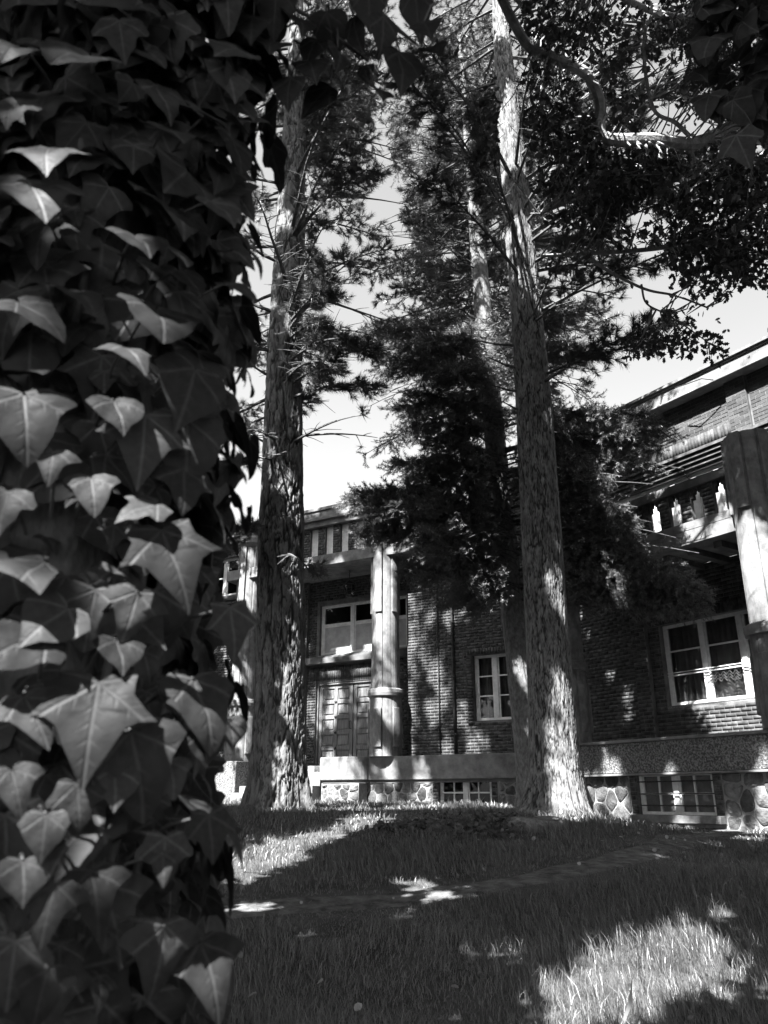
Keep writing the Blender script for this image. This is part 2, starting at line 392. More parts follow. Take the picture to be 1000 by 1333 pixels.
def fieldstone(F, dep, s0, s1, z0, z1, parent, size=.34):
    """irregular stones, each a solid of its own, mortar ridges standing between them"""
    if s1 - s0 < .12: return
    rnd = random.Random(int(s0 * 91 + z0 * 17 + 5)); seeds = []
    tries = 0
    while tries < 900:
        tries += 1; p = (rnd.uniform(s0, s1), rnd.uniform(z0, z1)); r = size * rnd.uniform(.55, 1.0)
        if all(math.hypot(p[0] - q[0], p[1] - q[1]) > min(r, q[2]) for q in seeds): seeds.append((*p, r))
    for i, p in enumerate(seeds):
        poly = [(s0, z0), (s1, z0), (s1, z1), (s0, z1)]
        for j, q in enumerate(seeds):
            if i == j: continue
            a, b = q[0] - p[0], q[1] - p[1]; L = math.hypot(a, b)
            if L > size * 3: continue
            poly = clip_poly(poly, a / L, b / L, (a * (p[0] + q[0]) + b * (p[1] + q[1])) / 2 / L)
            if len(poly) < 3: break
        if len(poly) < 3: continue
        cx = sum(q[0] for q in poly) / len(poly); cz = sum(q[1] for q in poly) / len(poly)
        # soften the corners
        P = []
        for k in range(len(poly)):
            a, b = poly[k], poly[(k + 1) % len(poly)]
            P += [(a[0] * .8 + b[0] * .2, a[1] * .8 + b[1] * .2), (a[0] * .2 + b[0] * .8, a[1] * .2 + b[1] * .8)]
        rad = min(math.hypot(q[0] - cx, q[1] - cz) for q in P)
        k0 = max(.2, 1 - .015 / max(rad, .03)); k1 = max(.15, 1 - .045 / max(rad, .08)); pr = rnd.uniform(.012, .035)
        mb = MB(); n = len(P); rows = []
        for kk, dd in ((k0, .004), (k0 * .98, -.6 * pr), (k1, -pr)):
            rows.append([F.pt(cx + (q[0] - cx) * kk, dep + dd - (rnd.uniform(-.01, .01) if kk == k1 else 0), cz + (q[1] - cz) * kk) for q in P])
        for r in rows: mb.v += [tuple(v) for v in r]
        for r in range(2):
            for k in range(n): j = (k + 1) % n; mb.f.append((r * n + k, r * n + j, (r + 1) * n + j, (r + 1) * n + k))
        mb.v.append(F.pt(cx, dep - pr - rnd.uniform(0, .02), cz)); c = len(mb.v) - 1
        for k in range(n): mb.f.append((2 * n + k, 2 * n + (k + 1) % n, c))
        mb.build('stone', M['stone'], parent, smooth=False)
def window(F, dep, s0, s1, z0, z1, cols, rows, mull=.07, bar=.035, frame=.075, opaque_rows=(), parent=house, col_w=None, name='window', sill=True, bars_at=None, pane_m=None):
    """white timber window: frame > pane, sash_bar, sill"""
    w = MB(); F.box(w, s0, s0 + frame, dep, dep + .09, z0, z1); F.box(w, s1 - frame, s1, dep, dep + .09, z0, z1)
    F.box(w, s0 + frame, s1 - frame, dep, dep + .09, z0, z0 + frame); F.box(w, s0 + frame, s1 - frame, dep, dep + .09, z1 - frame, z1)
    col_w = col_w or [1] * cols; tot = sum(col_w); iw = s1 - s0 - 2 * frame; edges = [s0 + frame]
    for q in col_w: edges.append(edges[-1] + iw * q / tot)
    for e in edges[1:-1]: F.box(w, e - mull, e + mull, dep - .012, dep + .088, z0 + frame, z1 - frame)
    o = w.build(name, M['paint'], parent, bevel=.006)
    zr = bars_at or [k / rows for k in range(1, rows)]
    zz = [z0 + frame] + [z0 + frame + (z1 - z0 - 2 * frame) * k for k in zr] + [z1 - frame]
    for c in range(cols):
        a = edges[c] + (mull if c else 0); b = edges[c + 1] - (mull if c < cols - 1 else 0)
        st = .035
        one(F, 'sash_stile', M['paint'], a + .002, a + st, dep + .012, dep + .06, z0 + frame, z1 - frame, o); one(F, 'sash_stile', M['paint'], b - st, b - .002, dep + .012, dep + .06, z0 + frame, z1 - frame, o)
        for r in range(rows):
            if r: one(F, 'sash_bar', M['paint'], a + st, b - st, dep + .01, dep + .062, zz[r] - bar / 2, zz[r] + bar / 2, o)
            one(F, 'pane', M['board'] if r in opaque_rows else (pane_m or M['glass']), a + st - .004, b - st + .004, dep + .035, dep + .041, zz[r] + (bar / 2 if r else 0) - .003, zz[r + 1] - (bar / 2 if r < rows - 1 else 0) + .003, o)
    if sill: one(F, 'sill', M['paint'], s0 - .05, s1 + .05, dep - .10, dep + .09, z0 - .055, z0 - .002, o, bevel=.008)
    return o, edges, zz
def curtain(F, dep, s0, s1, z0, z1, label, seed=0):
    n = int((s1 - s0) / .012); k = np.arange(n + 1); s = s0 + (s1 - s0) * k / n
    ph = np.cumsum(.8 + .35 * vnoise(np.stack([s * 4, s * 0, s * 0 + seed], 1), 9)) * .55
    d = dep + .035 * np.sin(ph) + .01 * np.sin(ph * 2.3); rows = []
    for z in (z0, (z0 + z1) / 2, z1):
        P = F.O + np.outer(s, F.d) + np.outer(d, F.n); rows.append(np.column_stack([P, np.full(n + 1, z)]))
    V = np.stack(rows).reshape(-1, 3); i = np.arange(3 * (n + 1)).reshape(3, -1)
    Q = np.stack([i[:-1, :-1], i[:-1, 1:], i[1:, 1:], i[1:, :-1]], -1).reshape(-1, 4)
    return tag(mesh_np('curtain', V, Q, M['curtain'], None, smooth=True), label, 'curtain', 'curtains behind the ground floor windows')
def column(F, s, dep, z0, z1, R, strip_lo, label, collar=2.6, cap=False):
    """clustered stone column: bundled rounded ribs, a collar and proud strips above and below it"""
    N = 10; c = F.pt(s, dep, 0); ph0 = math.atan2(-F.n[1], -F.n[0])
    def section(R, z, groove=.055):
        P = []
        for k in range(N):
            for q in (-.5, -.46, -.3, 0, .3, .46):
                a = ph0 + (k + q) * 2 * math.pi / N
                r = R * (1 - groove * (1.0 if q == -.5 else 0) - .018 * (abs(q) / .5) ** 2)
                P.append((c[0] + r * math.cos(a), c[1] + r * math.sin(a), z))
        return P
    mb = MB(); lv = [(z0, R * 1.0), (collar - .13, R * .985)]
    mb.prism(section(*lv[0][::-1]), section(*lv[1][::-1]))
    up = MB(); up.prism(section(R * .90, collar + .07), section(R * .82, z1))
    o = mb.build('column', M['column'], house); tag(o, label)
    up.build('shaft', M['column'], o)
    cl = MB()
    def circ(R, z): return [(c[0] + R * math.cos(2 * math.pi * k / 48), c[1] + R * math.sin(2 * math.pi * k / 48), z) for k in range(48)]
    rings = [(R * 1.0, collar - .14), (R * 1.10, collar - .12), (R * 1.13, collar - .04), (R * 1.10, collar + .04), (R * .95, collar + .075)]
    for (a, b) in zip(rings[:-1], rings[1:]): cl.prism(circ(*a), circ(*b), caps=False)
    cl.f.append(tuple(range(47, -1, -1))); L = len(cl.v); cl.f.append(tuple(L - 48 + k for k in range(48)))
    cl.build('collar', M['concrete'], o)
    def strip(k, za, zb, ra, rb):
        m = MB(); A = []; B = []
        for (L_, z, r) in ((A, za, ra), (B, zb, rb)):
            for q in (-.42, -.2, 0, .2, .42):
                a = ph0 + (k + q) * 2 * math.pi / N; L_.append((c[0] + r * math.cos(a), c[1] + r * math.sin(a), z))
            for q in (.42, -.42):
                a = ph0 + (k + q) * 2 * math.pi / N; L_.append((c[0] + (r - .09) * math.cos(a), c[1] + (r - .09) * math.sin(a), z))
        m.prism(A, B); m.build('strip', M['column'], o, bevel=.012)
    for k in range(0, N, 2):
        strip(k, strip_lo, z1 + .002, R * .9 + .025, R * .82 + .045)
        strip(k, z0 + .22, collar - .42, R + .045, R + .03)
    if cap:
        cc = MB(); rr = [(R * .86, z1), (R * 1.05, z1 + .10), (R * 1.05, z1 + .25), (R * .86, z1 + .34), (R * .95, z1 + .75)]
        for (a, b) in zip(rr[:-1], rr[1:]): cc.prism(circ(*a), circ(*b), caps=False)
        cc.build('capital', M['concrete'], o)
    return o

# ---- right wing (F2): plinth, field-stone base, recessed ground floor, balcony on columns, upper floor, frieze, eaves
S_L, S_R = -4.15, 3.2                                                   # left corner pilaster .. beyond the frame
PD, WD = -.12, 1.22                                                     # plinth face, recessed wall
gw0, _ = F2.hit(826, 1030, PD); gw1, _ = F2.hit(925, 1030, PD); _, gz1 = F2.hit(875, 1009, PD); _, gz0 = F2.hit(875, 1061, PD)
base = wall(F2, 'foundation', PD + .10, .5, S_L - .05, S_R, -1.2, .43, [(gw0 - .16, gw1 + .16, gz0 - .14, .44)], M['mortar'])
for a, b in ((S_L - .05, gw0 - .17), (gw1 + .17, 1.2)): fieldstone(F2, PD + .10, a, b, -.75, .42, base, .36)
jb = brick_field(F2, PD + .09, gw0 - .16, gw0 - .005, gz0 - .14, .43) + brick_field(F2, PD + .09, gw1 + .005, gw1 + .16, gz0 - .14, .43)
jamb = one(F2, 'window_jamb', M['wallmortar'], gw0 - .165, gw0 - .004, PD + .09, PD + .5, gz0 - .14, .43); one(F2, 'window_jamb', M['wallmortar'], gw1 + .004, gw1 + .165, PD + .09, PD + .5, gz0 - .14, .43); lay(F2, jb, jamb)
bwn, be, bz = window(F2, PD + .16, gw0, gw1, gz0, .43, 2, 2, mull=.05, bar=.03, frame=.05, sill=False, name='basement_window', pane_m=None)
for c in range(2): one(F2, 'sash_bar', M['paint'], (be[c] + be[c + 1]) / 2 - .014, (be[c] + be[c + 1]) / 2 + .014, PD + .168, PD + .224, gz0 + .05, .38, bwn)
one(F2, 'sill', M['concrete'], gw0 - .16, gw1 + .16, PD - .06, PD + .45, gz0 - .13, gz0 - .002, bwn, bevel=.01)
for k in (.22, .50, .80):
    mb = MB(); z = gz0 + (.43 - gz0) * k; mb.tube([F2.pt(gw0 - .05, PD + .11, z), F2.pt(gw1 + .05, PD + .11, z)], .011, 6); mb.build('guard_bar', M['iron'], bwn)
one(F2, 'blind', M['board'], gw0 + .05, gw1 - .05, PD + .24, PD + .25, gz0, .42, bwn)
mb = MB(); F2.box(mb, S_L - .1, S_R, PD - .04, WD + .3, .44, .97)
pl2 = mb.build('plinth', M['roughcast'], house, bevel=.015)
mb = MB(); F2.box(mb, S_L - .13, S_R, PD - .08, WD + .2, .974, 1.03); mb.build('plinth_cap', M['concrete'], house, bevel=.012)
mb = MB(); F2.box(mb, S_L - .12, S_R, PD - .055, PD + .2, .40, .436); mb.build('plinth_drip', M['concrete'], house, bevel=.006)
# ground floor wall
ww0, wz1 = F2.hit(858, 815, WD); ww1 = F2.hit(1016, 790, WD)[0]; wz0 = F2.hit(930, 913, WD)[1]
LW = -5.0
low_hole = [(ww0, ww1, wz0, wz1)]
lw = wall(F2, 'wall', WD, .35, LW, S_R, 1.0, 4.36, low_hole, M['wallmortar'])
strips = [(-3.30, -2.95)]
lay(F2, brick_field(F2, WD, LW, S_R, 1.03, 4.36, [(ww0 - .02, ww1 + .02, wz0 - .06, wz1 + .24)]), lw)
lay(F2, brick_field(F2, WD, ww0 - .02, ww1 + .02, wz1 + .004, wz1 + .24, soldier=True, proud=.02), lw)
for a, b in strips:
    mb = MB(); F2.box(mb, a, b, WD - .11, WD + .05, 1.032, 4.36); pil = mb.build('pilaster', M['wallmortar'], house)
    lay(F2, brick_field(F2, WD - .11, a, b, 1.04, 4.36), pil)
gwin, ge, gz = window(F2, WD + .10, ww0, ww1, wz0, wz1, 3, 3, mull=.05, bar=.03, frame=.065, bars_at=[.36, .68])
# window guard of two pale rods; thin dark wavy bars before the middle casement
gd = MB(); zr = gz[1]
for dz in (-.02, .035): gd.tube([F2.pt(ww0 + .05, WD + .03, zr + dz), F2.pt(ww1 - .05, WD + .03, zr + dz)], .010, 6)
gd.build('guard_rod', M['paint'], gwin)
for q in range(3):
    mb = MB(); a, b = ge[1] + .09, ge[2] - .09
    mb.tube([F2.pt(a + (b - a) * k / 60, WD + .045, zr - .10 - .055 * q + .03 * math.sin(k / 60 * 2 * math.pi * 5)) for k in range(61)], .009, 5); mb.build('wavy_bar', M['iron'], gwin)
curtain(F2, WD + .26, ww0 + .02, ww1 - .02, wz0 + .02, wz1 - .02, 'pleated curtain behind the three part window under the balcony', 1)
one(F2, 'interior', M['dark'], ww0 - .3, ww1 + .3, WD + 1.5, WD + 1.6, wz0 - .5, wz1 + .5)
# balcony
mb = MB(); F2.box(mb, S_L - .05, S_R, -.10, WD - .002, 4.36, 4.62); F2.box(mb, S_L - .05, S_R, -.10, .12, 4.622, 4.78)
bal = mb.build('balcony', M['concrete'], house, bevel=.01)
for k in range(12):
    s = S_L + .35 + k * .55
    one(F2, 'joist', M['soffit'], s, s + .16, .14, WD - .01, 4.24, 4.358, bal)
piers = []; pier_s = .475; s = F2.hit(924, 650, 0)[0]; s -= pier_s * math.floor((s - S_L) / pier_s)

while s < 2.8:
    a, b = s - .108, s + .108
    if abs(s - .52) > .5:
        lay(F2, brick_field(F2, -.04, a, b, 4.785, 5.395, proud=.016), one(F2, 'parapet_pier', M['wallmortar'], a, b, -.04, .05, 4.782, 5.40))
    s += pier_s
s = F2.hit(909, 650, 0)[0]; s -= pier_s * math.floor((s - S_L) / pier_s)
while s < 2.8:                                                           # stepped heads over the openings
    if abs(s - .52) > .45:
        for e in (-1, 1):
            kk = MB(); F2.box(kk, *(sorted((s + e * .13, s + e * .07))), -.036, .048, 5.20, 5.40)
            F2.box(kk, *(sorted((s + e * .069, s + e * .035))), -.034, .046, 5.30, 5.40); kk.build('opening_head', M['brick'], bal)
    s += pier_s
mb = MB(); F2.box(mb, S_L - .1, .12, -.10, .16, 5.402, 5.58); F2.box(mb, .92, S_R, -.10, .16, 5.402, 5.58); mb.build('handrail', M['soffit'], bal, bevel=.015)
# columns of the right wing
column(F2, 0.52, -.02, 1.03, 5.98, .46, 4.60, 'fluted stone column at the right edge with a flat top')
column(F2, 4.15, -.02, 1.03, 5.98, .46, 4.60, 'fluted stone column beyond the right edge')
column(F2, -4.02, .06, 1.03, 4.36, .27, 4.20, 'slim corner column beside the thick pine')
# upper floor
uz0, uz1, sd = 4.62, 6.30, 7.02
upw = wall(F2, 'upper_wall', WD, .35, LW, S_R, 4.62, 7.86, [(-3.6, -.35, 5.0, uz1), (.35, 2.8, 5.0, uz1)], M['wallmortar'])
p0, _ = F2.hit(949, 530, WD); p1, _ = F2.hit(973, 510, WD)
for (a, b) in ((-3.6, -.35), (.35, 2.8)): window(F2, WD + .08, a, b, 5.0, uz1, 6, 2, mull=.06, bar=.05, frame=.08, bars_at=[.66], sill=True, parent=house)
fld = brick_field(F2, WD, LW, p0 - .03, 7.03, 7.86) + brick_field(F2, WD, p1 + .03, S_R, 6.75, 7.86)
pil = MB(); F2.box(pil, p0, p1, WD - .06, WD + .02, 6.72, 7.86); pil = pil.build('pilaster', M['wallmortar'], house)
pfl = brick_field(F2, WD - .06, p0, p1, 6.73, 7.86)
lay(F2, brick_field(F2, WD, LW, p0 - .03, 6.73, 7.03, soldier=True, proud=.03), upw)
lay(F2, brick_field(F2, WD, LW, -3.6, 4.62, 6.42) + brick_field(F2, WD, -.35, .35, 4.62, 6.42) + brick_field(F2, WD, LW, S_R, 4.7, 5.0 - .06), upw)
def pxsize(b, F):
    q = proj(np.array([F.pt(b[0], b[4], b[2]), F.pt(b[1], b[4], b[2])])); return q[0, 0], q[0, 1], q[0, 2]
vis, rest = [], []
for b in fld:
    x, y, t = pxsize(b, F2); (vis if 872 < x < 1005 and 440 < y < 640 else rest).append(b)
vis.sort(key=lambda b: pxsize(b, F2)[2])
pn = len(pfl); lay_single(F2, pfl, pil)
lay_single(F2, vis[:295], upw); lay(F2, vis[295:] + rest, upw)
cb = MB()                                                               # corbelled courses over the upper windows
for k in range(4): F2.box(cb, LW, S_R, WD - .05 - .045 * k, WD + .02, 6.37 + .085 * k, 6.43 + .085 * k)
cb.build('corbel_course', M['brick'], house)
for k in range(5):                                                       # louvred bands to the right of the pilaster strip
    one(F2, 'corbel_band', M['soffit'], p1 + .10, S_R, WD - .13 + .012 * k, WD + .03, 6.28 + .09 * k, 6.335 + .09 * k)
mb = MB(); F2.box(mb, LW - .2, S_R, WD - .26, WD + .5, 7.90, 8.17); F2.box(mb, LW - .2, S_R, WD - .31, WD + .5, 7.862, 7.898); mb.build('frieze', M['concrete'], house, bevel=.01)
mb = MB(); F2.box(mb, LW - .3, S_R, WD - .29, WD + .5, 8.173, 8.215); F2.box(mb, LW - .3, S_R, WD - .33, WD + .5, 8.218, 8.255); F2.box(mb, LW - .3, S_R, WD - .31, WD + .5, 8.258, 8.29)
mb.build('eaves', M['roof'], house)
mb = MB(); F2.box(mb, LW - .3, S_R, WD + .3, 12, 8.10, 8.16); mb.build('roof', M['roof'], house)
one(F2, 'end_wall', M['wallmortar'], S_R, S_R + .3, .2, 12, -1, 8.1); one(F2, 'back_wall', M['wallmortar'], LW - 4, S_R + .3, 12.002, 12.3, -1, 8.1)
# gutter bracket and cable at the eaves
mb = MB(); mb.tube([F2.pt(-1.2, WD - .5, 8.0), F2.pt(-.9, WD - .55, 7.93), F2.pt(-.62, WD - .46, 7.95), F2.pt(-.45, WD - .33, 7.88)], .012, 5); mb.build('cable', M['iron'], house)

# ---- entrance wing (F1)
MD, DD = .45, 1.15                                                      # brick wall, recessed door wall
E_L, E_R = -13.0, 3.9
bw0, bzt = F1.hit(569, 1018, -.2); bw1, _ = F1.hit(638, 1018, -.2)
base = wall(F1, 'foundation', -.12, .6, -1.45, E_R, -1.0, .43, [(bw0 - .15, bw1 + .15, -.15, .44)], M['mortar'])
for a, b in ((-1.43, bw0 - .16), (bw1 + .16, 3.6)): fieldstone(F1, -.12, a, b, -.35, .42, base, .34)
jb = brick_field(F1, -.13, bw0 - .15, bw0 - .004, -.15, .43) + brick_field(F1, -.13, bw1 + .004, bw1 + .15, -.15, .43)
jamb = one(F1, 'window_jamb', M['wallmortar'], bw0 - .155, bw0 - .003, -.13, .4, -.15, .43); one(F1, 'window_jamb', M['wallmortar'], bw1 + .003, bw1 + .155, -.13, .4, -.15, .43); lay(F1, jb, jamb)
bwn, be, bz = window(F1, -.04, bw0, bw1, -.15, .43, 2, 2, mull=.05, bar=.035, frame=.05, sill=False, name='basement_window')
for c in range(2): one(F1, 'sash_bar', M['paint'], (be[c] + be[c + 1]) / 2 - .016, (be[c] + be[c + 1]) / 2 + .016, -.034, .02, -.1, .38, bwn)
one(F1, 'interior', M['dark'], bw0 - .1, bw1 + .1, .36, .4, -.2, .43)
# plinth with a rounded cheek block beside the steps
P = []
c0 = -1.62
out = [(c0, .9), (c0, -.52), (c0 + .02, -.58), (c0 + .08, -.60), (-.80, -.60)] + [(-.80 + .45 * math.sin(a), -.20 - .40 * math.cos(a)) for a in np.linspace(.1, 1.5, 8)] + [(-.2, -.19), (E_R, -.19), (E_R, .9)]
mb = MB(); mb.prism([F1.pt(a, b, .44) for a, b in out], [F1.pt(a, b, 1.0) for a, b in out]); mb.build('plinth', M['concrete'], house, bevel=.02)
mb = MB(); inn = [(a + (.03 if a < -1.5 else 0), b + (.05 if b < 0 else 0)) for a, b in out]
mb.prism([F1.pt(a, b, .37) for a, b in inn], [F1.pt(a, b, .438) for a, b in inn]); mb.build('plinth_drip', M['soffit'], house)
cb = MB(); F1.box(cb, c0 + .06, -.45, -.54, .3, -.6, .37); ck = cb.build('cheek_base', M['mortar'], house); fieldstone(F1, -.54, c0 + .06, -.45, -.35, .36, ck, .32)
mb = MB(); F1.box(mb, -4.75, -4.0, -1.0, 1.0, -.2, .95); mb.build('cheek_block', M['roughcast'], house, bevel=.02)
for k in range(6):                                                      # steps up to the door
    one(F1, 'step', M['concrete'], -3.98, c0 - .012, -1.5 + .33 * k, -1.5 + .33 * (k + 1) - .003 if k < 5 else DD, -.6, -.02 + .17 * k, bevel=.012)
one(F1, 'kerb', M['concrete'], -6.8, -3.99, -2.1, -1.55, -.6, .02, bevel=.015)
# door wall
d0 = -2.95; d1 = -.55; dz0, dz1 = .84, 3.15
tw0, tz1 = F1.hit(417, 789, DD); tz0 = F1.hit(440, 851, DD)[1]; tw1 = .05
dw = wall(F1, 'entrance_wall', DD, .35, -4.6, .6, .9, 6.2, [(d0, d1, dz0, dz1), (tw0, tw1, tz0, tz1)], M['wallmortar'])
lay(F1, brick_field(F1, DD, -4.6, .4, 1.0, 6.2, [(d0 - .28, d1 + .28, 0, dz1 + .48), (tw0 - .09, tw1 + .05, tz0 - .28, tz1 + .10)]), dw)
lay(F1, brick_field(F1, DD, d0 - .28, d1 + .28, dz1 + .07, dz1 + .47, soldier=True, proud=.05), dw)
for e, (a, b) in enumerate(((d0 - .28, d0 - .005), (d1 + .005, d1 + .28))):
    mb = MB(); F1.box(mb, a, b, DD - .06, DD + .1, .95, dz1 + .065); jb_ = mb.build('door_jamb', M['wallmortar'], house); lay(F1, brick_field(F1, DD - .06, a, b, 1.0, dz1 + .06), jb_)
for a, b in ((-3.75, -3.3),):
    mb = MB(); F1.box(mb, a, b, DD - .12, DD + .05, .95, 6.2); q = mb.build('pilaster', M['wallmortar'], house); lay(F1, brick_field(F1, DD - .12, a, b, 1.0, 6.2), q)
mb = MB(); F1.box(mb, d0 - .4, .3, DD - .22, DD + .05, tz0 - .28, tz0 - .12); F1.box(mb, d0 - .35, .3, DD - .15, DD + .05, tz0 - .118, tz0 - .06); mb.build('ledge', M['soffit'], house, bevel=.01)
dc = (d0 + d1) / 2
for e in (0, 1):
    a, b = (d0 + .05, dc - .012) if e == 0 else (dc + .012, d1 - .05)
    leaf = one(F1, 'door', M['wood'], a, b, DD + .10, DD + .16, dz0 + .02, dz1 - .06, bevel=.004)
    nr, nc = 5, 2; st = .11; pw = (b - a - st * 3) / 2; phh = (dz1 - .06 - dz0 - .02 - st * 6) / nr
    fr = MB()
    for c in range(3): F1.box(fr, a + c * (pw + st), a + c * (pw + st) + st, DD + .065, DD + .102, dz0 + .02, dz1 - .06)
    for r in range(6):
        for c in range(2): F1.box(fr, a + c * (pw + st) + st + .001, a + (c + 1) * (pw + st) - .001, DD + .067, DD + .102, dz0 + .02 + r * (phh + st), dz0 + .02 + r * (phh + st) + st)
    fr.build('rail', M['wood'], leaf, bevel=.008)
    for r in range(nr):
        for c in range(2):
            x0 = a + st + c * (pw + st); zz0 = dz0 + .02 + st + r * (phh + st)
            one(F1, 'panel', M['wood'], x0 + .035, x0 + pw - .035, DD + .078, DD + .103, zz0 + .035, zz0 + phh - .035, leaf, bevel=.012)
    for r in range(1, 5):                                               # iron bosses where the rails cross
        cx = a + st * 1.5 + pw; cz = dz0 + .02 + r * (phh + st) + st / 2; mb = MB()
        pts = [[F1.pt(cx + q * math.cos(w), DD + d, cz + q * math.sin(w)) for w in np.linspace(0, 2 * math.pi, 10, endpoint=False)] for q, d in ((.04, .066), (.036, .045), (.012, .03))]
        mb.prism(pts[0], pts[1]); mb.prism(pts[1], pts[2]); mb.build('boss', M['iron'], leaf)
    if e == 0:
        mb = MB(); mb.tube([F1.pt(b - .06, DD + .07, 1.85), F1.pt(b - .06, DD - .0, 1.85), F1.pt(b - .06, DD - .0, 2.05), F1.pt(b - .06, DD + .07, 2.05)], .014, 6); mb.build('handle', M['iron'], leaf)
fr = MB(); F1.box(fr, d0, d0 + .045, DD + .02, DD + .2, dz0, dz1); F1.box(fr, d1 - .045, d1, DD + .02, DD + .2, dz0, dz1); F1.box(fr, d0 + .046, d1 - .046, DD + .02, DD + .2, dz1 - .055, dz1); fr.build('door_frame', M['wood'], house)
window(F1, DD + .10, tw0, tw1, tz0, tz1, 3, 2, mull=.055, bar=.10, frame=.08, bars_at=[.60], opaque_rows=(0,), col_w=[1, 1, .75])
one(F1, 'interior', M['dark'], tw0 - .3, tw1 + .3, DD + .8, DD + .9, tz0 - .3, tz1 + .3)
# main brick wall right of the entrance column, with the small window and an upper window
sw0, sz1 = F1.hit(617, 854, MD + .1); sw1 = sw0 + 1.12; _, sz0 = F1.hit(620, 939, MD + .1)
uw0, ut = F1.hit(622, 706, MD); _, ub = F1.hit(635, 762, MD)
mw = wall(F1, 'main_wall', MD, .35, .42, E_R, 1.0, 7.75, [(sw0, sw1, sz0, sz1), (uw0, uw0 + 1.1, ub, ut)], M['wallmortar'])
sur = .16
lay(F1, brick_field(F1, MD, .42, E_R, 1.0, 7.7, [(sw0 - sur, sw1 + sur, sz0 - .07, sz1 + sur), (uw0 - .02, uw0 + 1.12, ub - .06, ut + .05)]), mw)
rt = MB(); F1.box(rt, .42, .70, DD, MD + .05, 1, 6.2); q = rt.build('porch_return', M['wallmortar'], house)
lay(F1, brick_field(F1, MD, sw0 - sur, sw1 + sur, sz1 + .012, sz1 + sur, soldier=True, proud=.035), mw)
for e in (0, 1):
    a, b = (sw0 - sur, sw0 - .012) if e == 0 else (sw1 + .012, sw1 + sur)
    lay(F1, [(a, b, z, z + .064, MD, .035) for z in np.arange(sz0 - .06, sz1, COURSE)], mw)
win, e_, z_ = window(F1, MD + .12, sw0, sw1, sz0, sz1, 2, 3, mull=.06, bar=.032, frame=.07, bars_at=[.36, .69], col_w=[1, 1])
curtain(F1, MD + .28, sw0 + .02, sw1 - .02, sz0 + .02, sz1 - .02, 'pleated curtain behind the narrow window beside the trunks', 4)
one(F1, 'interior', M['dark'], sw0 - .3, sw1 + .3, MD + 1.2, MD + 1.3, sz0 - .4, sz1 + .4)
window(F1, MD + .12, uw0, uw0 + 1.1, ub, ut, 2, 2, mull=.06, bar=.035, frame=.07)
one(F1, 'interior', M['dark'], uw0 - .3, uw0 + 1.4, MD + 1.2, MD + 1.3, ub - .4, ut + .4)
for px, r, nm in ((591, .035, 'downpipe'), (571, .014, 'cable')):
    s = F1.hit(px, 900, MD - .06)[0]; mb = MB(); mb.tube([F1.pt(s, MD - r - .025, z) for z in (1.01, 3, 5, 7.4)], r, 8); dp = mb.build(nm, M['iron'], house, smooth=True)
    for z in (1.5, 2.9, 4.3, 5.7): one(F1, 'bracket', M['iron'], s - r * 1.6, s + r * 1.6, MD - 2 * r - .03, MD + .005, z, z + .03, dp)
# wall left of the entrance with upper window and corbelled band
lfw = wall(F1, 'left_wall', MD, .35, E_L, -4.55, -.3, 7.75, [(-7.4, -5.55, 6.0, 7.25)], M['wallmortar'])
lay(F1, brick_field(F1, MD, E_L, -4.55, -.3, 7.7, [(-7.45, -5.5, 5.35, 7.3)]), lfw)
window(F1, MD + .1, -7.4, -5.55, 6.0, 7.25, 3, 2, mull=.06, bar=.04, frame=.08)
mb = MB()
for k in range(5): F1.box(mb, -7.6, -5.3, MD - .04 - .02 * (k % 2), MD + .02, 5.35 + .12 * k, 5.42 + .12 * k)
mb.build('corbel_course', M['brick'], house)
one(F1, 'interior', M['dark'], -7.7, -5.2, MD + 1.2, MD + 1.3, 5.6, 7.6)
column(F1, 0, .0, 1.0, 7.3, .42, 4.65, 'fluted stone column right of the entrance door')
column(F1, -4.72, .0, .95, 7.2, .42, 4.65, 'fluted stone column left of the entrance door', cap=True)
# porch ceiling, attic storey of brick piers and white panels, cornice
mb = MB(); F1.box(mb, -5.4, .9, -.30, DD + .3, 6.2, 6.52); mb.build('porch_ceiling', M['concrete'], house, bevel=.015)
s = -4.3
while s < .2:
    lay(F1, brick_field(F1, -.06, s, s + .24, 6.53, 7.44, proud=.014), one(F1, 'attic_pier', M['wallmortar'], s, s + .24, -.06, .12, 6.522, 7.45))
    one(F1, 'attic_panel', M['paint'], s + .25, s + .50, .02, .10, 6.522, 7.44); s += .52
mb = MB(); F1.box(mb, -5.5, .95, -.16, .5, 7.452, 7.62); F1.box(mb, -5.55, 1.0, -.24, .5, 7.622, 7.72); mb.build('cornice', M['concrete'], house, bevel=.01)
mb = MB(); F1.box(mb, E_L, E_R + .4, MD - .35, MD + .5, 7.76, 8.05); mb.build('frieze', M['concrete'], house, bevel=.01)
mb = MB(); F1.box(mb, E_L, E_R + .4, MD - .39, MD + .5, 8.052, 8.10); F1.box(mb, E_L, E_R + .4, MD - .37, MD + .5, 8.102, 8.15); mb.build('eaves', M['roof'], house)
mb = MB(); F1.box(mb, E_L, E_R + 3, MD + .2, 10, 8.0, 8.05); mb.build('roof', M['roof'], house)
one(F1, 'end_wall', M['wallmortar'], E_L - .3, E_L - .002, MD, 10, -1, 8); one(F1, 'back_wall', M['wallmortar'], E_L, E_R + 3, 10.002, 10.3, -1, 8)
